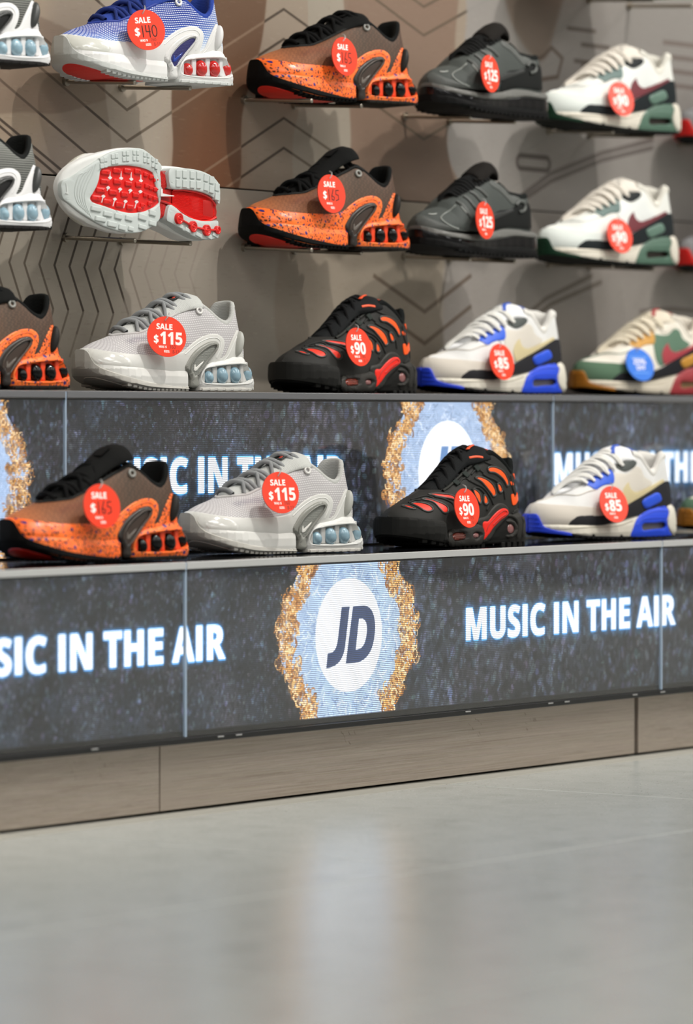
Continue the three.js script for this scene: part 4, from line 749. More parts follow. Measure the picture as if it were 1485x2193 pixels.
const CA = {
  blue: { upper: cloth('#d6d6d4'), mud: suede('#c4bdb2'), quarter: suede('#cbc5ba'), eyestay: M('#1550c8', 0.5), dark: M('#3c423f', 0.6), counter: suede('#2b2b2e'), accent: M('#2350d2', 0.4), swoosh: M('#c6b88f', 0.6), collar: cloth('#d8d6d0'), tongue: cloth('#e2e3e4'), tongueEdge: M('#3b60c4', 0.7), tongueLogo: M('#3a5cba', 0.7), lace: M('#d9d8d2', 0.85), midsole: M('#cfcabc', 0.6), groove: M('#aaa594', 0.7), black: M('#0b0b0c', 0.7), bumper: M('#1238c4', 0.5), clip: M('#1c46d0', 0.42), window: M('#8d8788', 0.3) },
  green: { upper: M('#dfe0da', 0.7), mud: M('#cdd3ce', 0.7), quarter: M('#dcdfdc', 0.7), eyestay: M('#5b706c', 0.6), dark: M('#242829', 0.6), counter: suede('#23282a'), accent: M('#5f7a6d', 0.4), swoosh: M('#6e2f36', 0.5), collar: cloth('#e0ddd2'), tongue: cloth('#dcd6cb'), lace: M('#ddd6ca', 0.85), midsole: M('#d3cdbf', 0.6), groove: M('#aaa594', 0.7), black: M('#0b0f0c', 0.7), bumper: M('#12301f', 0.55), clip: M('#4d6a5a', 0.42), window: M('#4b423c', 0.3) },
  multi: { upper: M('#e3ddd0', 0.7), mud: suede('#4f6b54'), quarter: suede('#5d7a66'), eyestay: M('#c4913f', 0.6), dark: M('#e0d9cb', 0.6), counter: suede('#26262a'), accent: M('#c08a32', 0.4), swoosh: M('#a83a44', 0.5), collar: cloth('#ddd6c8'), tongue: cloth('#dcd2bf'), tongueEdge: M('#a8373a', 0.7), tongueLogo: M('#a8373a', 0.7), lace: M('#ddd3bd', 0.85), midsole: M('#d3cab8', 0.6), groove: M('#aaa08c', 0.7), black: M('#0c0a07', 0.7), bumper: M('#a06408', 0.5), clip: M('#9c3238', 0.42), window: M('#b59a6d', 0.3) },
  red: { upper: M('#77777a', 0.7), mud: suede('#8b8b8c'), quarter: M('#88888a', 0.7), eyestay: M('#555557', 0.6), dark: M('#2b2b2c', 0.6), counter: suede('#333'), accent: M('#c01812', 0.4), swoosh: M('#c01812', 0.5), collar: cloth('#6c6c6e'), tongue: cloth('#7a7a7c'), lace: M('#8a8a8b', 0.85), midsole: M('#cf120a', 0.5), black: M('#0c0c0c', 0.7), bumper: M('#d2140c', 0.5), clip: M('#cf120a', 0.42), window: M('#7d1010', 0.3) },
  pink: { upper: M('#d9a79c', 0.7), mud: suede('#d89a8f'), quarter: M('#d9a79c', 0.7), eyestay: M('#c98', 0.6), dark: M('#a76', 0.6), counter: suede('#c98b80'), accent: M('#c7665a', 0.4), swoosh: M('#eee', 0.5), collar: cloth('#dcb0a6'), tongue: cloth('#dcb0a6'), lace: M('#e5c4bc', 0.85), midsole: M('#d79a90', 0.5), black: M('#1b1b1b', 0.7), bumper: M('#d48478', 0.5), clip: M('#dd8f84', 0.42), window: M('#b98', 0.3) },
};
// ---------- moulded-cage runner ----------
const TN = (() => {
  const la = last({ s: 0.000678, a: 52.7, L: 0.303, Yg: 1167, Xr: 1128, rh: 0.042, rt: 0.062, plan: [[0, 0.0385], [0.04, 0.042], [0.09, 0.0395], [0.13, 0.0395], [0.17, 0.0455], [0.21, 0.053], [0.24, 0.056], [0.27, 0.054], [0.303, 0.05]] });
  const { hy } = la, G = { la }, soleS = spl(la.plan);
  const planU = spl([[0.016, 0.033], [0.05, 0.036], [0.1, 0.037], [0.14, 0.04], [0.18, 0.0465], [0.22, 0.0515], [0.26, 0.0515], [0.3, 0.047]]);
  const edge = spl([[0.016, 0.1195], [0.028, 0.121], [0.038, 0.113], [0.0476, 0.1045], [0.0655, 0.1165], [0.0818, 0.1275], [0.0926, 0.1325], [0.1, 0.131], [0.1126, 0.1248], [0.1246, 0.1193], [0.15, 0.1055], [0.1836, 0.0885], [0.2038, 0.0815], [0.2184, 0.0815], [0.2405, 0.0755], [0.2584, 0.0672], [0.272, 0.0622], [0.284, 0.058], [0.293, 0.0525], [0.299, 0.0455]]);
  const U = body(la, { l0: 0.016, l1: 0.3, S: planU, rh: 0.038, rt: 0.062, p: 2.2, q: 1.5, tuck: 0.06, yb: spl([[0.016, 0.04], [0.1, 0.03], [0.16, 0.014], [0.22, 0.016], [0.3, 0.028]]), yt: edge,
    wt: spl([[0.016, 0.78], [0.06, 0.84], [0.1, 0.66], [0.12, 0.56], [0.17, 0.46], [0.205, 0.36], [0.222, 0.12], [0.228, 0.02], [0.236, 0]]), lean: (y) => 0.016 * sstep(0.05, 0.12, y), lf: 0.06 });
  G.upper = U.geo(110, 22, [0, 0.112]);
  G.collar_lining = collar(U, 0.115, [[0, -0.006], [-0.0022, 0.0], [-0.0012, 0.004], [0.003, 0.006], [0.007, 0.0045], [0.009, -0.003], [0.0095, -0.016], [0.0105, -0.045]]);
  G.tongue = sweepTongue([[0.22, 0.08, 0.013, 0.004], [0.207, 0.0855, 0.019, 0.005], [0.187, 0.1, 0.022, 0.006], [0.17, 0.1125, 0.021, 0.006], [0.15, 0.1245, 0.0225, 0.007], [0.128, 0.1315, 0.027, 0.0085], [0.11, 0.1365, 0.03, 0.0085], [0.095, 0.1365, 0.029, 0.007], [0.083, 0.1315, 0.026, 0.006]]);
  G.tongue_logo = [band([V(-0.134, 0.139, 0.014), V(-0.122, 0.1425, 0.009), V(-0.111, 0.145, 0.006)], 0.0055, 0.0014, 8, V(-0.4, 1, 0.1)), band([V(-0.146, 0.127, 0.027), V(-0.134, 0.1285, 0.0305), V(-0.122, 0.1275, 0.033)], 0.0035, 0.0016, 8, V(0, 0.5, 1)), band([V(-0.085, 0.135, 0.018), V(-0.083, 0.1385, 0.008), V(-0.083, 0.1395, -0.004)], 0.0035, 0.002, 8, V(0.4, 1, 0))];
  const spineY = spl([[0.1, 0.146], [0.128, 0.1425], [0.15, 0.135], [0.17, 0.122], [0.187, 0.107], [0.207, 0.0925], [0.222, 0.0865]]);
  const thr = (l, k) => U.P(U.uOf(l), 1, k), lc = [];
  for (const [l, d] of [[0.208, 0.018], [0.192, 0.022], [0.176, 0.026], [0.16, 0.028], [0.144, 0.026]]) for (const o of [0, 0.007]) {
    const A = thr(l - d - o, 1), E = thr(l + 0.004 - o, -1), m = V(-(l - d * 0.3 - o), spineY(l - d * 0.3 - o) + 0.001, 0), up = A.clone().lerp(m, 0.5); up.y += 0.004; A.z += 0.002; lc.push(band([A, up, m, E], 0.006, 0.0032, 20, V(-0.4, 1, 0.2)));
  }
  for (const l of [0.204, 0.187, 0.17, 0.153]) { const A = thr(l, 1), E = thr(l - 0.014, -1), m = V(-(l - 0.006), spineY(l - 0.006) - 0.001, 0); lc.push(band([A, A.clone().lerp(m, 0.5).setY(m.y), m, E], 0.005, 0.003, 14, V(-0.4, 1, 0))); }
  G.laces = mg(lc);
  G.lace_loops = [[978, 1034], [998, 1017], [1021, 1003]].map(([X, Y]) => { const k = U.pick(X, Y), g = new RoundedBoxGeometry(0.009, 0.01, 0.003, 2, 0.0012); g.applyMatrix4(new THREE.Matrix4().lookAt(k.n, V(0, 0, 0), V(-0.5, 1, 0))); const c = k.p.clone().addScaledVector(k.n, 0.002); return g.translate(c.x, c.y, c.z); });
  G.eyestay_cord = [1, -1].map((s2) => { const g = seam(U, [[950, 1051], [961, 1044], [972, 1034], [995, 1012], [1013, 995], [1020, 990]], 0.0022, 0.0012); return s2 > 0 ? g : mirror(g); });
  // cage windows
  const W = [
    [[868, 1081], [874, 1080.5], [886, 1083], [893, 1086.5], [885, 1085.5]],
    [[887, 1076.5], [898, 1075], [915, 1078], [926, 1083], [929, 1088], [922, 1091], [914, 1089], [903, 1083]],
    [[909, 1067.5], [919, 1067], [938, 1073], [952, 1079], [959, 1084], [961, 1090], [959, 1094], [952.5, 1094], [946, 1087], [934, 1075]],
    [[923, 1057.5], [931, 1056.5], [952, 1058.5], [972, 1062], [975, 1068], [966, 1066], [946, 1062]],
    [[1015, 1047.5], [1025, 1056], [1029, 1067], [1028, 1076], [1023, 1068], [1018, 1058]],
    [[1019.5, 1025], [1025, 1022.5], [1041, 1028], [1053, 1038.5], [1059, 1050], [1060, 1059], [1055, 1061.5], [1051, 1055], [1043, 1042], [1032, 1032]],
    [[1037.5, 1060.5], [1041, 1064], [1043.5, 1073], [1041.5, 1077.5], [1038, 1075]],
    [[1046.5, 1004.5], [1052, 1001.5], [1062, 1003], [1075, 1010.5], [1083, 1021.5], [1087.5, 1035], [1085, 1040.5], [1080, 1031], [1072, 1021], [1061, 1013.5], [1049, 1011]],
    [[1065.5, 1039], [1069, 1037.5], [1073, 1045.5], [1073.5, 1052], [1070, 1052.5]],
    [[1093, 1032], [1097, 1033], [1099.5, 1040], [1095.5, 1040.5]],
    [[1099, 1015], [1103, 1016], [1105.5, 1027], [1102, 1025]]];
  G.windows = W.map((w) => patch(U, w, { off: 0.0014, th: 0.002, bev: 0.0004, bw: 2, max: 5, step: 2 }));
  G.window_rims = W.slice(0, 9).map((w) => { const g = seam(U, [...grow(w, 2.2), grow(w, 2.2)[0]], 0.0016, 0.0006, 60); return g; });
  G.cage_ribs = [[[1011, 1048], [1023, 1044], [1035, 1053], [1047, 1078], [1043, 1092]], [[1008, 1030], [1020, 1036], [1036, 1045], [1050, 1064], [1058, 1083]], [[1034, 1015], [1046, 1022], [1062, 1030], [1078, 1050], [1082, 1070]], [[1010, 1016], [1017, 1008], [1026, 1006], [1035, 1012]], [[985, 1036], [990, 1027], [999, 1024], [1007, 1030]], [[1031, 985], [1045, 992], [1060, 998], [1078, 1008], [1091, 1026]], [[1094, 1020], [1098, 1046], [1103, 1060]], [[934, 1062], [955, 1067], [971, 1076], [975, 1083]], [[885, 1068], [905, 1062], [918, 1060], [930, 1064]], [[880, 1074], [893, 1069], [905, 1070]], [[1100, 1098], [1110, 1090], [1117, 1074]], [[1097, 1101], [1108, 1096], [1117, 1084]]].map((q) => { const g = seam(U, q, 0.0017, 0.0003, 36); return g; });
  G.swoosh = patch(U, [[1095.5, 1060], [1099, 1059], [1102.5, 1067.5], [1106, 1061], [1110.5, 1055.5], [1114, 1058], [1111, 1069], [1107.5, 1076], [1104, 1081.5], [1098.5, 1083], [1096, 1075]], { off: 0.0016, th: 0.002, bev: 0.0005, max: 4, step: 2 });
  // soles
  const spring = spl([[0, 0.001], [0.2, 0.001], [0.225, 0.003], [0.25, 0.0065], [0.275, 0.011], [0.303, 0.0165]]);
  const randTop = la.sideLine([[961, 1146], [966, 1132], [968, 1121], [959, 1112], [933, 1108], [893, 1104], [840, 1102.5], [820, 1103]]);
  const R = body(la, { l0: la.ls(966), l1: 0.303, S: (l) => soleS(l) + 0.0022, rh: 0.004, rt: 0.062, yb: (l) => spring(l) + 0.002, yt: (l) => Math.min(randTop(l), 0.0445), wt: () => 0.9, p: 6, q: 2, tuck: 0.06 });
  G.toe_rand = R.geo(80, 12, null, 0.7);
  const O = body(la, { l0: 0.004, l1: 0.3, S: (l) => soleS(l) - 0.002, rh: 0.04, rt: 0.062, yb: spring, yt: (l) => spring(l) + 0.012, wt: () => 0.96, p: 6, q: 2, tuck: 0.1 });
  G.outsole = mg([O.geo(80, 6, null, 0.7), lugs(O, 0.008, 0.085, 6, 0.0085, 0.0065, 0.016, -0.001), lugs(O, 0.12, 0.275, 12, 0.0085, 0.0065, 0.016, -0.0005)]);
  const F = body(la, { l0: 0.0, l1: la.ls(955), S: (l) => soleS(l) - 0.001, rh: 0.042, rt: 0.004, yb: () => 0.003, yt: spl([[0, 0.042], [0.03, 0.046], [0.07, 0.043], [0.1, 0.036], [0.13, 0.034], [0.175, 0.026], [0.2, 0.022]]), wt: () => 0.82, p: 4, q: 2, tuck: 0.06, lean: (y) => 0.016 * clamp((y - 0.018) / 0.03), lf: 0.08 });
  const h1 = [[969, 1143], [972, 1140.5], [985, 1139], [993, 1140], [995, 1146], [994, 1151.5], [985, 1153.5], [972, 1153.5], [969.5, 1150]], h2 = [[1011.5, 1141], [1017, 1139], [1022.5, 1140.5], [1024.5, 1146], [1023, 1150], [1017, 1151.5], [1012, 1150]], h3 = [[1078, 1131], [1081, 1123.5], [1088, 1121], [1096, 1123], [1101.5, 1130], [1102, 1138], [1097, 1145], [1088, 1146.5], [1081, 1142.5]];
  const HB = body(la, { l0: 0.001, l1: 0.092, S: (l) => soleS(l), rh: 0.042, rt: 0.03, yb: () => 0.0035, yt: spl([[0, 0.042], [0.03, 0.0465], [0.06, 0.044], [0.08, 0.034], [0.092, 0.02]]), wt: () => 0.82, p: 4, q: 2, tuck: 0.06, lean: (y) => 0.018 * clamp((y - 0.018) / 0.03), lf: 0.08 });
  G.heel_midsole = HB.geo(60, 18, null, 0.7, grow(smooth(h3, true, 2), 1.5));
  G.heel_rim = patch(HB, grow(smooth(h3, true, 3), 7), { holes: [h3], off: 0.003, th: 0.009, bev: 0.0025, bw: 5, max: 5, step: 2.5 });
  G.arch = F.geo(50, 10, null, 0.7, null);
  G.air_frame = patch(F, [[962, 1138], [966, 1134.5], [983, 1132.5], [1000, 1130], [1014, 1126.5], [1025, 1122], [1031.5, 1127.5], [1035.5, 1140], [1032, 1154], [1026, 1163], [1000, 1163], [963, 1161.5], [961, 1150]], { holes: [h1, h2], off: 0.006, th: 0.009, bev: 0.0025, bw: 4, max: 6, step: 2.5 });
  const C3 = body(la, { l0: 0.008, l1: 0.19, S: (l) => soleS(l) - 0.0068, rh: 0.04, rt: 0.01, yb: () => 0.004, yt: () => 0.034, wt: () => 0.95, p: 8, q: 2, tuck: 0 });
  G.air_front = [patch(F, h1, { off: 0.0042, th: 0.004, bev: 0.003, bw: 4, max: 4, step: 2 }), patch(F, h2, { off: 0.0042, th: 0.004, bev: 0.003, bw: 4, max: 4, step: 2 })];
  G.air_bars = [1144, 1147, 1150].map((Y) => seam(F, [[971, Y], [983, Y - 0.5], [993, Y - 0.5]], 0.0007, 0.0042, 12));
  G.air_heel = blob(C3, 1088.5, 1134, 0.0115, 0.0102, 0.006, 0.1, -0.001);
  const SK = body(la, { l0: 0.02, l1: 0.2, S: () => 0.0425, rh: 0.002, rt: 0.002, yb: () => 0.001, yt: () => 0.1, wt: () => 0.95, p: 6, q: 2, tuck: 0 });
  G.shank = patch(SK, [[1026.5, 1115], [1030, 1109], [1043.5, 1105.5], [1054, 1092], [1065, 1080.5], [1075, 1077.5], [1086, 1083], [1092.5, 1095], [1091.5, 1106], [1080, 1118], [1064, 1136], [1050, 1156], [1032, 1160], [1028, 1135]], { off: 0.0005, th: 0.012, bev: 0.002, bw: 4, max: 7 });
  G.shank_plate = patch(SK, [[1035, 1118.5], [1038, 1116], [1045, 1116.5], [1051, 1110], [1059, 1101], [1069, 1092.5], [1079, 1089], [1086, 1092], [1089, 1100], [1084, 1106], [1073, 1113.5], [1059, 1127], [1046, 1145], [1037, 1154.5], [1033, 1154.5], [1036, 1141], [1034.5, 1127]], { off: 0.0018, th: 0.004, bev: 0.001, bw: 3, max: 6, step: 2.5 });
  G.shank_groove = seam(SK, [[1041, 1137], [1046, 1124], [1056, 1112], [1070, 1099], [1080, 1094], [1085, 1099], [1070, 1110], [1055, 1124]], 0.0008, 0.0019, 50);
  G.heel_posts = [[[1068, 1118], [1074, 1108], [1086, 1106], [1098, 1108], [1108, 1117], [1110, 1135], [1108, 1152]], [[1119, 1110], [1122, 1125], [1120, 1150]]].map((q) => { const g = seam(HB, q, 0.003, 0.0004, 40); return g; });
  return G;
})();
function makeTN(c) {
  const t = new THREE.Group(); t.name = 'cage_sneaker'; const P = (n, g, m, par = t) => mesh(n, g, m, par), A = TN;
  const up = P('upper', A.upper, c.upper); A.windows.forEach((g, i) => P('upper_window', g, i < 4 ? c.win : c.win2, up)); for (const g of A.window_rims) P('window_rim', g, c.rim, up); for (const g of A.cage_ribs) P('cage_rib', g, c.upper, up); P('heel_logo', A.swoosh, c.win2, up);
  P('collar_lining', A.collar_lining, c.lining); const tg = P('tongue', A.tongue, c.tongue); for (const g of A.tongue_logo) P('tongue_logo', g, c.mark, tg);
  P('laces', A.laces, c.lace); for (const g of A.lace_loops) P('lace_loop', g, c.loop, up); for (const g of A.eyestay_cord) P('eyestay_cord', g, c.cord, up);
  P('toe_rand', A.toe_rand, c.rand); P('outsole', A.outsole, c.rubber);
  const h = P('heel_midsole', A.heel_midsole, c.sole); P('heel_rim', A.heel_rim, c.sole, h); P('air_cushion', A.air_heel, c.air2, h); for (const g of A.heel_posts) P('heel_post', g, c.sole, h);
  const a = P('arch', A.arch, c.rubber); const f = P('air_frame', A.air_frame, c.frame, a); A.air_front.forEach((g, i) => P('air_cushion', g, i ? c.air2 : c.air, a)); for (const g of A.air_bars) P('air_bar', g, c.air, a);
  const s = P('shank', A.shank, c.frame); P('shank_plate', A.shank_plate, c.plate, s); P('shank_groove', A.shank_groove, c.plateDark, s);
  return t;
}
const CT = { upper: M('#2b2b29', 0.62, { sheen: 0.3, sheenRoughness: 0.5 }), win: M('#f2331b', 0.5), win2: M('#ff5a14', 0.42), rim: M('#3b3b38', 0.4), lining: cloth('#080c0b'), tongue: cloth('#17191a'), mark: M('#ef5a30', 0.6), lace: M('#08090a', 0.8), loop: M('#2a302d', 0.8), cord: M('#2f302d', 0.6), rand: M('#232321', 0.7), rubber: M('#171715', 0.7), sole: M('#302f2c', 0.6), frame: M('#33322f', 0.5), air: pod('#8c3422'), air2: pod('#8a5a58'), plate: M('#ee2412', 0.45), plateDark: M('#b01208', 0.5) };
// ---------- black runner on a full-length air sole ----------
const BK = (() => {
  const la = last({ s: 0.000731, a: 56, L: 0.305, Yg: 556, Xr: 1152, rh: 0.04, rt: 0.058, plan: [[0, 0.038], [0.04, 0.041], [0.09, 0.0395], [0.13, 0.0395], [0.17, 0.044], [0.21, 0.05], [0.24, 0.052], [0.27, 0.049], [0.305, 0.042]] });
  const { hy } = la, G = { la }, soleS = spl(la.plan), k0 = la.s / la.ca;
  const lz = (X, z) => (z * la.sa - (X - la.X0) * la.s) / la.ca;
  const planU = spl([[0.012, 0.031], [0.05, 0.034], [0.1, 0.035], [0.14, 0.038], [0.18, 0.043], [0.22, 0.047], [0.26, 0.046], [0.298, 0.04]]);
  const edge = spl([[0.012, hy(434)], [0.022, hy(424)], [0.036, hy(425)], [0.05, hy(428)], [lz(1096, 0.029), hy(424)], [lz(1084, 0.028), hy(411)], [lz(1066, 0.026), hy(399)], [lz(1051, 0.023), hy(394)], [lz(1030, 0.02), hy(405)], [lz(1005, 0.019), hy(419)], [lz(980, 0.017), hy(434)], [lz(960, 0.012), hy(446)], [lz(945, 0.0), hy(455)], [lz(936, 0), hy(458)], [0.27, hy(463)], [0.283, hy(469)], [0.292, hy(477)], [0.297, hy(487)]]);
  const lv = lz(945, 0);
  const U = body(la, { l0: 0.012, l1: 0.2975, S: planU, rh: 0.036, rt: 0.06, p: 2.3, q: 1.5, tuck: 0.06, yb: () => 0.035, yt: edge, wt: spl([[0.012, 0.8], [0.06, 0.84], [0.1, 0.7], [0.14, 0.54], [lv - 0.025, 0.38], [lv - 0.008, 0.14], [lv, 0.02], [lv + 0.006, 0]]), lean: (y) => 0.016 * sstep(0.06, 0.13, y), lf: 0.06 });
  G.upper = U.geo(100, 20, [0, 0.1]);
  G.collar_lining = collar(U, 0.108, [[0, -0.006], [-0.0012, 0.0], [0, 0.004], [0.004, 0.006], [0.009, 0.0045], [0.012, -0.003], [0.0125, -0.016], [0.013, -0.045]]);
  const T = [[945, 452], [930, 446], [954, 431], [970, 416], [984, 398], [1006, 385], [1020, 371]].slice(2).map(([X, Y]) => [lz(X, 0), hy(Y)]);
  const sil = spl([...T, [lz(1036, 0), hy(362)]]);
  G.tongue = sweepTongue([[lv - 0.006, hy(454), 0.012, 0.004], ...T.slice(0, 4).map(([l, y]) => [l, y - 0.01, 0.021, 0.006]), [lz(1006, 0), hy(391), 0.021, 0.008], [lz(1020, 0), hy(377), 0.021, 0.009], [lz(1031, 0), hy(368), 0.019, 0.009], [lz(1041, 0), hy(366), 0.017, 0.009], [lz(1051, 0), hy(374), 0.015, 0.008], [lz(1058, 0), hy(388), 0.014, 0.006]]);
  const thr = (l, k) => U.P(U.uOf(l), 1, k), lc = [];
  const la0 = lz(1040, 0.02), la1 = lz(966, 0.014);
  for (let i = 0; i < 6; i++) for (const o of [0, 0.007]) { const l = la1 + (la0 - la1) * (i + 0.3) / 6 - o, A = thr(l - 0.012, 1), E = thr(l + 0.008, -1), m = V(-l, (sil(l) || A.y) + 0.001, 0.002), up = A.clone().lerp(m, 0.5); up.y += 0.004; A.y -= 0.002; A.z += 0.003; lc.push(band([A, up, m, E], 0.0062, 0.0032, 18, V(-0.4, 1, 0.3))); }
  G.laces = mg(lc);
  G.lace_straps = [[[982, 446], [988, 440], [1006, 462], [1012, 480]], [[996, 434], [1000, 428], [1016, 448], [1022, 462]], [[1008, 424], [1013, 418], [1026, 432], [1034, 446]], [[1020, 414], [1024, 410], [1038, 422], [1044, 432]]].map((q) => { const g = seam(U, [q[0], [(q[0][0] + q[2][0]) / 2, (q[0][1] + q[2][1]) / 2], q[3]], 0.0028, 0.0006, 20); return g; });
  const both = (pts, r, off) => { const g = seam(U, pts, r, off); return mg([g, mirror(g)]); };
  G.stitch = [[[980, 455], [968, 466], [955, 476], [951, 482], [957, 490], [970, 498], [986, 504]], [[926, 475], [934, 475.5], [941, 474]], [[992, 457], [998, 464], [1003, 470]]].map((q) => { const gs = smooth(q, false, 3).map(([X, Y]) => { const k = U.pick(X, Y); return new THREE.SphereGeometry(0.0011, 6, 5).translate(k.p.x + k.n.x * 0.0008, k.p.y + k.n.y * 0.0008, k.p.z + k.n.z * 0.0008); }); return mg(gs); });
  G.heel_panel = patch(U, [[1066, 462], [1090, 455], [1108, 446], [1122, 440], [1132, 440], [1137, 465], [1138, 492], [1110, 493], [1088, 493], [1066, 500], [1050, 507], [1052, 485]], { off: 0.0014, th: 0.003, bev: 0.0006, max: 8 });
  G.collar_panel = patch(U, [[1048, 397], [1056, 395], [1068, 400], [1084, 413], [1100, 424], [1112, 429], [1110, 439], [1098, 444], [1086, 432], [1070, 417], [1056, 409]], { off: 0.0014, th: 0.003, bev: 0.0006, max: 8 });
  G.side_logo = patch(U, [[1062, 466], [1080, 461], [1098, 453], [1100, 457], [1084, 467], [1062, 478], [1046, 486], [1040, 482], [1042, 474], [1048, 470], [1052, 474]], { off: 0.002, th: 0.003, bev: 0.0005, max: 6 });
  G.heel_loop = seam(U, [[1104, 446], [1110, 438], [1118, 438], [1123, 446], [1120, 456], [1110, 460]], 0.0028, 0.0018);
  G.mudguard = patch(U, [[890, 486], [898, 478], [912, 477], [935, 487], [960, 496], [985, 503], [1010, 508], [1030, 510], [1030, 520], [980, 520], [930, 510], [892, 505]], { off: 0.0012, th: 0.003, bev: 0.0006, both: true, max: 9 });
  G.toe_logo = 0;
  const foamT = la.sideLine([[1152, 500], [1140, 500], [1110, 497], [1086, 497], [1066, 502], [1042, 511], [1018, 514.5], [982, 511.5], [930, 502], [896, 497], [886, 497]]), foamB = la.sideLine([[1152, 508], [1140, 508], [1110, 507], [1080, 513], [1050, 520], [1018, 523], [982, 519], [930, 509], [896, 504], [886, 504]]);
  const FM = body(la, { l0: 0.002, l1: 0.302, S: (l) => soleS(l), rh: 0.04, rt: 0.058, yb: (l) => foamB(l) - 0.004, yt: foamT, wt: () => 0.84, p: 3, q: 2, tuck: 0.08 });
  G.midsole = FM.geo(90, 10, null, 0.7);
  const spring = spl([[0, 0.001], [0.2, 0.001], [0.25, 0.004], [0.28, 0.009], [0.305, 0.014]]);
  const AB = body(la, { l0: 0.0, l1: 0.304, S: (l) => soleS(l) - 0.0018 - 0.0008 * Math.sin(l * 150) ** 2 * 0.4, rh: 0.04, rt: 0.058, yb: (l) => spring(l) + 0.008, yt: (l) => foamB(l) - 0.001, wt: () => 0.92, p: 3, q: 2, tuck: 0.1 });
  G.air_sole = AB.geo(150, 10);
  const OS = body(la, { l0: 0.0, l1: 0.305, S: (l) => soleS(l) - 0.0005, rh: 0.04, rt: 0.058, yb: spring, yt: (l) => spring(l) + 0.011, wt: () => 0.95, p: 6, q: 2, tuck: 0.05 });
  G.outsole = mg([OS.geo(80, 5, null, 0.7), lugs(OS, 0.02, 0.26, 18, 0.008, 0.003, 0.012, 0.0005)]);
  return G;
})();
function makeBK(c) {
  const t = new THREE.Group(); t.name = 'air_runner'; const P = (n, g, m, par = t) => mesh(n, g, m, par), A = BK;
  const up = P('upper', A.upper, c.upper); P('heel_panel', A.heel_panel, c.dark, up); P('collar_panel', A.collar_panel, c.panel, up); P('mudguard', A.mudguard, c.mud, up); P('side_logo', A.side_logo, c.logo, up); P('heel_loop', A.heel_loop, c.panel, up);
  for (const g of A.stitch) P('reflective_dots', g, c.dots, up).userData.kind = 'stuff';
  for (const g of A.lace_straps) P('lace_strap', g, c.panel, up);
  P('collar_lining', A.collar_lining, c.lining); P('tongue', A.tongue, c.tongue); P('laces', A.laces, c.lace);
  P('midsole', A.midsole, c.foam); P('air_sole', A.air_sole, c.air); P('outsole', A.outsole, c.rubber);
  return t;
}
const CB = { upper: cloth('#383d3a', 0.75), dark: M('#141615', 0.7), panel: M('#4a4d4a', 0.5), mud: M('#434643', 0.6), logo: M('#262827', 0.45), dots: M('#c9cfca', 0.2, { metalness: 0.5 }), lining: cloth('#0d1110'), tongue: cloth('#15120f'), lace: M('#070808', 0.8), foam: M('#5f5f5b', 0.55), air: M('#050507', 0.16, { specularIntensity: 0.7 }), rubber: M('#030303', 0.7, { specularIntensity: 0.2 }) };

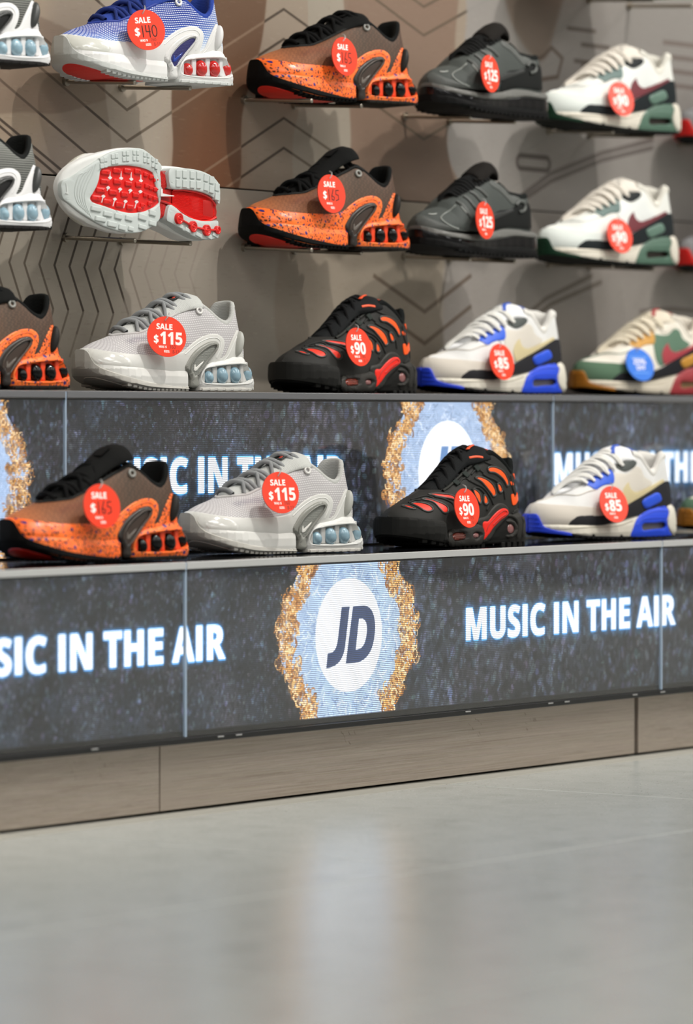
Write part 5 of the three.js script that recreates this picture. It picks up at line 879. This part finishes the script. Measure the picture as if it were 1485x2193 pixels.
// ---------- shoe lying on its side, sole out ----------
const SOLE = (() => {
  // plan of the sole measured in units of s metres; lengths stretch by 1 / cos(45)
  const s = 0.00065, YAW = 52, ca = Math.cos(YAW * Math.PI / 180), sa = Math.sin(YAW * Math.PI / 180), kx = 1 / ca, X0 = 468, Yc = 424, G = { X0, Yc, s, YAW };
  const zb = (l) => 0.044 * clamp((l - 0.185) / 0.12, 0, 1.1) ** 2;               // toe spring: the front of the sole curls away
  const lOf = (X) => { let a = -0.05, b = 0.34; for (let i = 0; i < 30; i++) { const m = (a + b) / 2; if (m * ca + zb(m) * sa < (X0 - X) * s) a = m; else b = m; } return (a + b) / 2; };
  const pt = ([X, Y]) => new THREE.Vector2(-lOf(X), (Yc - Y) * s);
  const curl = (g) => { const p = g.attributes.position; for (let i = 0; i < p.count; i++) p.setZ(i, p.getZ(i) - zb(-p.getX(i))); g.computeVertexNormals(); return g; };
  const ex = (q, z, d, o = {}) => {
    const bev = o.bev ?? 0.001, rings = [o.sharp ? q : smooth(q, true, 3), ...(o.holes ?? []).map((h) => smooth(h, true, 3))], f = fill(rings[0], rings.slice(1), 9), pos = [], idx = [], on = new Set(f.edges.flat());
    const P2 = f.P.map((v) => pt([v.x, v.y])), bw = bev / s * 1.2, hh = f.P.map((v, i) => { if (on.has(i)) return z + d - bev; let m = 1e9; for (const r of rings) for (let j = 0; j < r.length; j++) m = Math.min(m, dseg(v.x, v.y, r[j], r[(j + 1) % r.length])); return z + d - bev * (1 - Math.sqrt(1 - (1 - clamp(m / bw)) ** 2)); });
    P2.forEach((v, i) => pos.push(v.x, v.y, hh[i]));
    for (const [a, b, c] of f.tris) idx.push(a, c, b);
    for (const [a, b] of f.edges) { const n = pos.length / 3; for (const [i, zz] of [[a, hh[a]], [b, hh[b]], [a, z], [b, z]]) pos.push(P2[i].x, P2[i].y, zz); idx.push(n, n + 1, n + 2, n + 1, n + 3, n + 2); }
    const g = new THREE.BufferGeometry(); g.setAttribute('position', new THREE.Float32BufferAttribute(pos, 3)); g.setAttribute('uv', new THREE.Float32BufferAttribute(pos.filter((_, i) => i % 3 < 2), 2)); g.setIndex(idx); return g;
  };
  const red = [[218, 384], [223, 377.5], [253, 371], [286, 369], [316, 374], [330, 382], [338, 394], [346, 407], [341, 426], [341, 443], [316, 461], [300, 466], [279, 468.5], [253, 464.5], [226, 456.5], [201, 448], [197, 441], [205, 426], [214, 405]];
  const fore = [[137, 420], [141, 406], [158, 398], [173, 388], [205, 366], [239, 344], [266, 335], [286, 331.5], [306, 332], [322, 342], [336, 353], [346, 365], [343, 379], [344, 400], [343, 430], [342, 446], [342, 476], [333, 488], [310, 504], [292, 510], [276, 511], [247, 506], [223, 498], [200, 486], [173, 469], [156, 455], [142, 442]];
  const rim = [[137, 420], [143, 396], [160, 375], [180, 362], [205, 351], [240, 339], [275, 331], [306, 331], [325, 340], [342, 356], [348, 366], [352, 420], [346, 470], [336, 488], [310, 505], [276, 512], [240, 509], [200, 493], [170, 477], [150, 457]];
  const hu = [[362, 370], [383, 366.5], [409, 366], [436, 371], [456, 381], [466, 392], [469, 404], [468, 437], [463, 432], [453, 422], [429, 414], [396, 410.5], [372, 412], [364, 409]];
  const hl = [[363, 446], [372, 450], [389, 463], [409, 472], [429, 476], [448, 475.5], [465, 474], [465, 487], [461, 511], [442, 516], [423, 514], [396, 503], [370, 487], [356.5, 480], [355.5, 468]];
  const cav = [[342, 405], [359, 413], [372, 414], [396, 411], [409, 412.5], [430, 416], [444, 421], [455, 427], [465, 438], [466, 464], [449, 474], [423, 473], [403, 465], [383, 452], [364, 442], [342, 439]];
  G.rim = ex(rim, -0.014, 0.0105, { bev: 0.004 });
  G.heel_rim = ex([[350, 365], [370, 361], [409, 362], [440, 367], [460, 378], [469, 392], [470, 440], [467, 490], [462, 512], [442, 518], [420, 516], [390, 503], [352, 482], [356, 420]], -0.042, 0.028, { bev: 0.004 });
  G.forefoot = ex(fore, -0.006, 0.0072, { holes: [red], bev: 0.0015 });
  G.red_tray = ex(grow(red, 3), -0.0052, 0.003, {});
  G.heel_upper_tread = ex(hu, -0.015, 0.0175, { bev: 0.0014 });
  const dots = [[377, 474.5], [407, 490], [436.6, 496], [460, 494]];
  G.heel_lower_tread = ex(hl, -0.015, 0.0175, { bev: 0.0014 });
  G.cavity = ex(grow(cav, 3), -0.009, 0.004, {});
  G.cavity_rim = [[[344, 438], [364, 443], [383, 454], [403, 467], [423, 475], [449, 475], [466, 466]], [[372, 412.5], [396, 411.5], [430, 416], [455, 427], [465, 440]]].map((q) => tube(smooth(q, false, 5).map((p) => { const v = pt(p); return V(v.x, v.y, -0.0035); }), 0.0022, 40, 7));
  const lg = (X, Y, w, h, d, r, sk = 0) => { const g = new RoundedBoxGeometry(w * s * kx, h * s, d * 2, 2, r); g.rotateZ(sk); const v = pt([X, Y]); return g.translate(v.x, v.y, 0); };
  G.red_lugs = []; G.red_tips = [];
  const rows = [[[230, 385], [254, 381], [276, 380], [297, 380], [314, 385], [325, 389], [334, 395]], [[229, 405], [255, 404], [278, 407], [299, 407], [316, 409], [325, 412], [334, 415]], [[220, 423], [246, 427], [270, 430], [293, 430], [313, 428], [323, 431], [333, 434]], [[211, 440], [235, 447], [259, 452], [281, 456], [307, 451], [300, 459], [322, 446]]];
  rows.forEach((r, j) => r.forEach(([X, Y], i) => { const sm = i > 3; G.red_lugs.push(lg(X, Y, sm ? 8 : 13, sm ? 11 : 12, 0.0028, 0.0022, -0.05)); const v = pt([X, Y]); G.red_tips.push(new THREE.SphereGeometry(0.0011, 8, 6).translate(v.x, v.y, 0.0029)); }));
  G.red_lugs.forEach((g) => g.translate(0, 0, -0.0022));
  G.white_gaps = [];
  for (const [X, Y, y2] of [[240, 396.5, 383], [263, 396.5, 381], [284, 397, 382], [304, 399, 386], [236, 417.5, 424], [261, 419.5, 426], [282, 421, 427], [303, 422, 426], [226, 436, 449], [250, 441, 456], [272, 444.5, 459], [295, 444, 458]]) { const e = (Y - y2) * 0.25 * (y2 > Y ? 1 : 0); G.white_gaps.push(ex([[X - 4, Y], [X - 1.2, Y - 3], [X + 1, Y - 3.6], [X + 4.4, Y - 0.5], [X + 1.6, Y + 3], [X - 1, Y + 3.4]], -0.0024, 0.0012, { sharp: true, bev: 0.0002 }), ex([[X - 0.9, Y], [X + 0.9, Y], [X + 0.7 + e, y2], [X - 0.7 + e, y2]].map((p) => p), -0.0024, 0.0011, { sharp: true, bev: 0.0002 })); }
  // grey tread of the forefoot
  G.lugs = [];
  for (const [X, Y, a] of [[223, 363, 0.25], [246, 354, 0.2], [269, 347, 0.1], [290, 344, 0], [312, 347, -0.15], [329, 357, -0.4]]) for (const [i, j] of [[-1, -1], [1, -1], [-1, 1], [1, 1]]) G.lugs.push(lg(X + i * 3.7, Y + 3 + j * 6 + i * a * -4, 5.4, 10, 0.0026, 0.0009, a * 0.4));
  for (const [X, Y, w, h] of [[207, 463, 14, 11], [231, 473, 13, 11], [253, 477, 12, 12], [275, 480, 13, 11], [303, 476, 17, 13], [324, 466, 14, 12], [216, 484, 15, 11], [240, 494, 14, 12], [261, 500, 12, 12], [279, 502, 10, 10], [303, 497, 16, 10], [324, 488, 15, 11]]) G.lugs.push(lg(X, Y, w, h, 0.0036, 0.0016, -0.15));
  G.toe_ribs = [0, 1, 2, 3, 4].map((i) => tube(smooth([[207 - i * 6, 370 + i * 5], [200 - i * 6, 390], [190 - i * 6, 412], [184 - i * 5, 434], [186 - i * 4, 452], [197 - i * 5, 480 - i * 5]], false, 6).map((p) => { const v = pt(p); return V(v.x, v.y, 0.0009); }), 0.0009, 40, 6));
  G.toe_logo = ex([[145, 411], [147, 411], [150, 434], [144, 432], [147, 429]], 0.001, 0.0012, { sharp: true, bev: 0.0002 });
  G.tread_ribs = [];
  for (const X of [377, 391, 407, 421, 437, 449, 461]) for (const dy of [0, 1]) { const y0 = 369 + (X > 425 ? (X - 425) * 0.32 : 0) + (X > 449 ? (X - 449) * 0.9 : 0); G.tread_ribs.push(lg(X, y0 + 10 + dy * 20, 9.5, 17, 0.0042, 0.0012, X > 430 ? -0.12 : 0)); }
  G.lower_blocks = []; for (const [X, Y] of [[381, 490], [398, 498.5], [421, 507], [443, 509], [457, 505]]) G.lower_blocks.push(lg(X, Y, 13, 9, 0.0042, 0.0012, -0.3));
  G.rings = dots.map(([X, Y], i) => { const v = pt([X, Y]), q = i == 3 ? 0.75 : 1; return mg([new THREE.LatheGeometry([[0, 0.0052], [0.0015, 0.0052], [0.002, 0.0044], [0.0032, 0.0044], [0.0038, 0.0052], [0.005, 0.0046], [0.006, 0.0054], [0.0078, 0.005], [0.0082, 0]].map(([a, b]) => new THREE.Vector2(a * q, b)), 24).rotateX(Math.PI / 2).translate(v.x, v.y, 0.0014)]); });
  G.links = dots.slice(0, 3).map((a, i) => tube([a, dots[i + 1]].map((p) => { const v = pt(p); return V(v.x, v.y, 0.0048); }), 0.0018, 12, 8));
  G.ribs = []; for (let i = 0; i < 34; i++) { const Y = 416 + i * 1.65, xa = 372 + Math.max(0, (Y - 446) * 1.25), xb = 463 - Math.max(0, (428 - Y) * 1.4) - Math.max(0, (Y - 462) * 1.1); if (xb - xa < 12) continue; G.ribs.push(tube([[xa, Y - 1], [(xa + xb) / 2, Y + 1.5], [xb, Y]].map((p) => { const v = pt(p); return V(v.x, v.y, -0.0036); }), 0.0005, 12, 5)); }
  G.steps = [[388, 432], [411, 438], [438, 445]].map(([X, Y], i) => ex([[X, Y - 15], [X + 22, Y - 14], [X + 21, Y + 22], [X, Y + 18]], -0.0058 + i * 0.0003, 0.0016 + 0.0005 * i, { sharp: true, bev: 0.0006 }));
  G.waist = [ex([[344, 372], [358, 382], [362, 408], [356, 412], [345, 402], [339, 388]], -0.007, 0.003, {}), ex([[342, 442], [357, 443], [361, 448], [354, 472], [341, 477]], -0.007, 0.003, {})];
  const wd = []; for (const [x0, x1, y0, y1] of [[345, 357, 375, 404], [344, 355, 446, 470]]) for (let y = y0; y < y1; y += 2.6) for (let x = x0; x < x1; x += 2.8) wd.push(new THREE.SphereGeometry(0.0008, 5, 4).translate(...pt([x + (Math.round(y) & 1) * 1.2, y]).toArray(), -0.0038));
  G.waist_grain = mg(wd);
  G.logo = ex([[341, 413], [344.5, 413], [344.8, 423], [369, 426.3], [369, 427.3], [345, 429.2], [341, 429.2]], -0.003, 0.0062, { sharp: true, bev: 0.0004 });
  for (const k of Object.keys(G)) { const v = G[k]; if (Array.isArray(v)) v.forEach((g) => g.isBufferGeometry && curl(g)); else if (v && v.isBufferGeometry) curl(v); }
  return G;
})();
function makeSole() {
  const t = new THREE.Group(); t.name = 'running_shoe'; const P = (n, g, m, par = t) => mesh(n, g, m, par), S = SOLE;
  const white = M('#dadbd8', 0.55), grey = M('#bfc6c3', 0.6), red = M('#d8140f', 0.35, { clearcoat: 0.3 }), dred = M('#b4100c', 0.4), bone = M('#d3d3c8', 0.3);
  const r = P('midsole', S.rim, white); P('heel_midsole', S.heel_rim, white);
  const f = P('forefoot_outsole', S.forefoot, grey); S.lugs.forEach((g) => P('tread_lug', g, grey, f)); S.toe_ribs.forEach((g) => P('toe_rib', g, grey, f)); P('toe_logo', S.toe_logo, M('#cdd2cf', 0.5), f);
  const rt = P('red_insert', S.red_tray, red); S.red_lugs.forEach((g) => P('red_lug', g, red, rt)); S.red_tips.forEach((g) => P('lug_tip', g, red, rt)); S.white_gaps.forEach((g) => P('white_slot', g, M('#e2dada', 0.5), rt));
  const ht = P('heel_tread', S.heel_upper_tread, grey); S.tread_ribs.forEach((g) => P('tread_block', g, grey, ht));
  const h2 = P('heel_tread', S.heel_lower_tread, grey); S.lower_blocks.forEach((g) => P('tread_block', g, grey, h2)); S.rings.forEach((g) => P('red_ring', g, red, h2)); S.links.forEach((g) => P('red_link', g, red, h2));
  const c = P('heel_cavity', S.cavity, dred); S.cavity_rim.forEach((g) => P('cavity_rim', g, red, c)); S.steps.forEach((g) => P('cavity_step', g, dred, c)); S.ribs.forEach((g) => P('cavity_rib', g, red, c));
  S.waist.forEach((g) => P('waist_panel', g, dred, c)); P('waist_grain', S.waist_grain, red, c).userData.kind = 'stuff'; P('sole_logo', S.logo, M('#e4e4e2', 0.4), c);
  // the rest of the shoe behind its sole
  const w = CW.blue, m = new THREE.Matrix4().makeScale(1, 1, -1).premultiply(new THREE.Matrix4().makeRotationX(-Math.PI / 2)).premultiply(new THREE.Matrix4().makeTranslation(0, 0, 0));
  const put = (n, g, mt) => { const q = mirror(g).clone(); q.applyMatrix4(new THREE.Matrix4().makeRotationX(-Math.PI / 2)); q.applyMatrix4(new THREE.Matrix4().makeTranslation(0, 0.002, -0.006)); q.scale(0.95, 0.98, 1); q.applyMatrix4(new THREE.Matrix4().makeTranslation(0, 0, 0)); return P(n, q, mt); };
  put('upper', DN.upper, w.upper); put('moulded_overlay', DN.overlay, w.overlay); put('toe_cap', DN.toe_gloss, bone); put('collar_lining', DN.collar_lining, w.lining); put('tongue', DN.tongue, w.tongue); put('laces', DN.laces, w.lace); put('heel_unit', DN.heel_core, w.heel);
  return t;
}
// ---------- everything on the wall and the steps ----------
const PEGTOP = -0.0022;
const pegA = wx(140, 0), pegB = wx(522, 0), pd = wx(260, 0) - pegA, PER = pegB - pegA;
{
  const cols = ['white and black sneaker at the left edge', 'blue and white sneaker', 'orange speckled sneaker', 'black sneaker', 'white and green sneaker', 'red-soled sneaker at the right edge'];
  const put = (col, y, row, second) => {
    for (const j of [0, 1]) peg(pegA + (col - 1) * PER + j * pd, y, `${j ? 'right' : 'left'} steel peg of two under the ${row} ${second ?? cols[col]}`);
  };
  for (let c = 0; c < 6; c++) put(c, ROW1, 'upper');
  for (let c = 0; c < 6; c++) put(c, ROW2, 'lower', c == 1 ? 'sneaker that shows its sole' : undefined);
  const x0 = wx(1260, 0); for (const j of [0, 1]) peg(x0 + j * pd, ROW0, `${j ? 'right' : 'left'} steel peg of two under the pink shoe at the top`);
}
const spots = {};
function put(key, name, t, la, right, zh, y, yaw, label, group) { spots[key] = place(shoe(name, t, label, group), la, right, zh, y, yaw); return t; }
const again = (t) => t.clone();
// upper peg row
const y1 = ROW1 + PEGTOP, y2 = ROW2 + PEGTOP, s1 = Y1 + 0.0016, s2 = Y2 + 0.0016;
const mono = makeDN(CW.mono), rust = makeDN(CW.rust), grey = makeDN(CW.grey), black = makeBK(CB), green = makeAM(CA.green), blue90 = makeAM(CA.blue), multi = makeAM(CA.multi), red = makeAM(CA.red), cage = makeTN(CT);
put('m1', 'running_shoe', mono, DN.la, 110, 0.125, y1, 41, 'white-soled sneaker cut off by the left edge, on the upper pegs');
put('b1', 'running_shoe', makeDN(CW.blue), DN.la, 501, 0.125, y1, 41, 'blue and white sneaker with red air chambers on the upper pegs');
put('r1', 'running_shoe', rust, DN.la, 896, 0.125, y1, 41, 'orange speckled brown sneaker on the upper pegs, beside the blue sneaker');
put('k1', 'air_runner', black, BK.la, 1175, 0.12, y1, 56, 'dark gray sneaker with glossy black air sole on the upper pegs');
put('g1', 'sneaker', green, AM.la, 1456, 0.125, y1, 47, 'white sneaker with dark green sole tip on the upper pegs');
put('x1', 'sneaker', red, AM.la, 1738, 0.125, y1 - 0.002, 47, 'red-soled gray sneaker cut off by the right edge, on the upper pegs');
// lower peg row
put('m2', 'running_shoe', again(mono), DN.la, 113, 0.125, y2, 41, 'gray and white sneaker cut off by the left edge, beside the upturned sole');
{ const t = shoe('running_shoe', makeSole(), 'white sneaker laid on its side with its red and gray sole facing out'); t.position.copy(at(468.5, 424, 0.148)); t.rotation.y = (SOLE.YAW - 54.3 + 2.1) * Math.PI / 180; }
put('r2', 'running_shoe', again(rust), DN.la, 879, 0.125, y2, 41, 'orange speckled brown sneaker on the lower pegs beside the upturned sole');
put('k2', 'air_runner', again(black), BK.la, 1152, 0.12, y2, 56, 'dark gray sneaker with glossy black air sole on the lower pegs');
put('g2', 'sneaker', again(green), AM.la, 1451, 0.125, y2, 47, 'white sneaker with dark green sole tip on the lower pegs');
put('x2', 'sneaker', again(red), AM.la, 1738, 0.125, y2 - 0.002, 47, 'red-soled gray sneaker cut off by the right edge, on the lower pegs');
put('p0', 'sneaker', makeAM(CA.pink), AM.la, 1446, 0.125, ROW0 + PEGTOP, 47, 'pink sneaker seen from below at the top right, black outsole');
// upper step
put('r3', 'running_shoe', again(rust), DN.la, 151, 0.145, s1, 41, 'orange speckled brown sneaker cut off by the left edge, on the upper step');
put('y3', 'running_shoe', grey, DN.la, 545, 0.145, s1, 41, 'light gray dashed-knit sneaker with pale blue air chambers on the upper step');
put('t3', 'cage_sneaker', cage, TN.la, 895, 0.13, s1, 52.7, 'black sneaker with orange cage windows on the upper step');
put('c3', 'sneaker', blue90, AM.la, 1211, 0.13, s1, 47, 'white and beige sneaker with blue heel on the upper step');
put('v3', 'sneaker', multi, AM.la, 1524, 0.13, s1, 47, 'cream and green sneaker with red heel and ochre toe on the upper step');
// lower step
put('r4', 'running_shoe', again(rust), DN.la, 403, 0.35, s2, 43.5, 'orange speckled brown sneaker on the lower step');
put('y4', 'running_shoe', again(grey), DN.la, 779, 0.35, s2, 41, 'light gray dashed-knit sneaker with pale blue air chambers on the lower step');
put('t4', 'cage_sneaker', again(cage), TN.la, 1128, 0.335, s2, 52.7, 'black sneaker with orange cage windows on the lower step');
put('c4', 'sneaker', again(blue90), AM.la, 1447, 0.34, s2, 47, 'white and beige sneaker with blue heel on the lower step');
put('v4', 'sneaker', again(multi), AM.la, 1762, 0.34, s2, 47, 'cream and green sneaker cut off by the right edge, on the lower step');

// two of the orange pairs have their tongue pulled up
for (const [k, a] of [['r2', 0.19], ['r4', 0.15]]) { const q = spots[k].getObjectByName('tongue'), p = V(-0.205, 0.092, 0); q.rotation.z = a; q.position.copy(p).sub(p.clone().applyAxisAngle(V(0, 0, 1), a)); }
// ---------- round price tags ----------
const tagEdge = M('#d8351c', 0.5), clearP = M('#e8e8e6', 0.15, { transmission: 0.75, thickness: 0, opacity: 1 });
function tagTex(price, hand, was, size, bg = '#f23d1e') {
  return tex(canvas(512, 512, (g) => {
    g.fillStyle = bg; g.fillRect(0, 0, 512, 512); g.fillStyle = '#fbf3ef'; g.textBaseline = 'alphabetic';
    const word = (t, x, y, px, sx, f = 'bold') => { g.save(); g.font = `${f} ${px}px sans-serif`; g.translate(x, y); g.scale(sx, 1); g.fillText(t, 0, 0); g.lineWidth = px * 0.035; g.strokeStyle = g.fillStyle; g.strokeText(t, 0, 0); g.restore(); };
    if (price == 'off') { g.save(); g.font = 'bold 120px sans-serif'; g.textAlign = 'center'; g.fillText('25%', 256, 250); g.font = 'bold 96px sans-serif'; g.fillText('OFF', 262, 340); g.restore(); g.fillStyle = 'rgba(255,255,255,.22)'; g.fillRect(90, 128, 330, 26); g.fillRect(120, 372, 280, 22); return; }
    word('SALE', 118, 168, 98, 0.98);
    if (hand) {
      word('$', 92, 330, 140, 1.0); g.strokeStyle = 'rgba(28,8,6,.85)'; g.lineWidth = 15; g.lineCap = 'round'; g.lineJoin = 'round';
      const stroke = (q) => { g.beginPath(); q.forEach(([x, y], i) => i ? g.lineTo(x, y) : g.moveTo(x, y)); g.stroke(); };
      let x = 205; for (const c of price) {
        if (c == '1') { stroke([[x, 205], [x, 345]]); x += 42; }
        else if (c == '4') { stroke([[x + 4, 200], [x + 4, 280], [x + 58, 280]]); stroke([[x + 50, 205], [x + 50, 350]]); x += 84; }
        else if (c == '0') { g.beginPath(); g.ellipse(x + 34, 275, 32, 70, 0, 0, 7); g.stroke(); x += 84; }
        else if (c == '6') { stroke([[x + 40, 200], [x + 6, 290], [x + 10, 335], [x + 44, 340], [x + 54, 300], [x + 14, 286]]); x += 78; }
        else if (c == '5') { stroke([[x + 62, 205], [x + 12, 208], [x + 8, 262], [x + 52, 270], [x + 56, 325], [x + 6, 345]]); x += 84; }
      }
    } else { word('$', 82, 346, 138, 0.92); word(price, 165, 350, 212, price.length > 2 ? 0.86 : 1.0); }
    word('WAS $', 150, 402, 40, 0.9); word('SIZE:', 218, 456, 38, 0.9); g.fillStyle = 'rgba(70,10,8,.85)'; g.font = '58px sans-serif'; g.save(); g.translate(290, 404); g.scale(0.85, 1); if (was) g.fillText(was, 0, 0); g.restore(); g.save(); g.translate(330, 464); g.scale(0.8, 1); if (size) g.fillText(size, 0, 0); g.restore();
  }), { clamp: true });
}
const tagR = 0.0285;
function tag(on, X, Y, phi, tau, map, label, zl = 0.062, roll = 0) {
  const t = thing('price_tag', label, 'price tag'), sh = spots[on], nz = V(Math.sin(sh.rotation.y), 0, Math.cos(sh.rotation.y)), o = sh.position.clone().addScaledVector(nz, zl), d = rayDir(X, Y);
  const c = EYE.clone().addScaledVector(d, o.sub(EYE).dot(nz) / d.dot(nz)), f = phi * Math.PI / 180, ta = tau * Math.PI / 180;
  const n = d.clone().multiplyScalar(-Math.cos(f)).addScaledVector(RT, Math.sin(f) * Math.cos(ta)).addScaledVector(UP, Math.sin(f) * Math.sin(ta)).normalize(), up = UP.clone().addScaledVector(n, -UP.dot(n)).normalize(), rt = V().crossVectors(up, n);
  t.position.copy(c); t.quaternion.setFromRotationMatrix(new THREE.Matrix4().makeBasis(rt, up, n)); t.rotateZ(roll * Math.PI / 180);
  const face = new THREE.CircleGeometry(tagR, 56); face.translate(0, 0, 0.0007);
  mesh('tag_face', face, M('#ffffff', 0.3, { map, clearcoat: 0.3, clearcoatRoughness: 0.2 }), t);
  mesh('tag_card', new THREE.CylinderGeometry(tagR, tagR, 0.0013, 56).rotateX(Math.PI / 2), map === offMap ? M('#1f66c8', 0.5) : tagEdge, t);
  mesh('tag_fastener', tube([V(-0.003, tagR * 0.78, 0.002), V(0, tagR * 0.93, 0.0035), V(0.0035, tagR * 1.1, 0.0005), V(0.006, tagR * 1.22, -0.006)], 0.0011, 18, 6), clearP, t);
  return t;
}
const offMap = tagTex('off', false, '', '', '#2a74dc'), t140 = tagTex('140', true, '160', '8-13'), t165 = tagTex('165', true, '', ''), t125 = tagTex('125', false, '', ''), t90 = tagTex('90', false, '185', '8-13'), t115 = tagTex('115', false, '160', '8-13'), t85 = tagTex('85', false, '', '');
tag('b1', 313, 64, 28, 30, t140, 'red round sale tag with handwritten 140 on the blue sneaker', 0.066, 6);
tag('r1', 738, 121, 50, 12, t165, 'red round sale tag with handwritten price on the upper orange sneaker');
tag('k1', 1050, 158, 60, 8, t125, 'red round sale tag reading $125 on the upper dark gray sneaker', 0.06);
tag('g1', 1331, 212, 46, 20, t90, 'red round sale tag reading $90 on the upper white and green sneaker', 0.06);
tag('r2', 710, 415, 46, 13, t165, 'red round sale tag with handwritten 165 on the sneaker beside the upturned sole');
tag('k2', 1039, 472, 60, 7, t125, 'red round sale tag reading $125 on the lower dark gray sneaker', 0.06);
tag('g2', 1328, 505, 46, 18, t90, 'red round sale tag reading $90 on the lower white and green sneaker', 0.06);
tag('y3', 357, 721, 23, 30, t115, 'red round sale tag reading $115 on the upper light gray sneaker', 0.068, -3);
tag('t3', 768, 743, 51, 13, t90, 'red round sale tag reading $90 on the upper black and orange sneaker', 0.064);
tag('c3', 1075, 775, 50, 15, t85, 'red round sale tag reading $85 on the upper white and blue sneaker', 0.06);
tag('v3', 1371, 781, 42, 30, offMap, 'blue round tag with white lettering on the cream and green sneaker', 0.06);
tag('r4', 218, 1084, 38, 14, t165, 'red round sale tag with handwritten price on the lower step orange sneaker', 0.066);
tag('y4', 601, 1055, 32, 20, t115, 'red round sale tag reading $115 on the lower light gray sneaker', 0.068);
tag('t4', 1000, 1088, 52, 12, t90, 'red round sale tag reading $90 on the lower black and orange sneaker', 0.064);
tag('c4', 1315, 1080, 43, 20, t85, 'red round sale tag reading $85 on the lower white and blue sneaker', 0.06);
renderer.render(scene, camera);
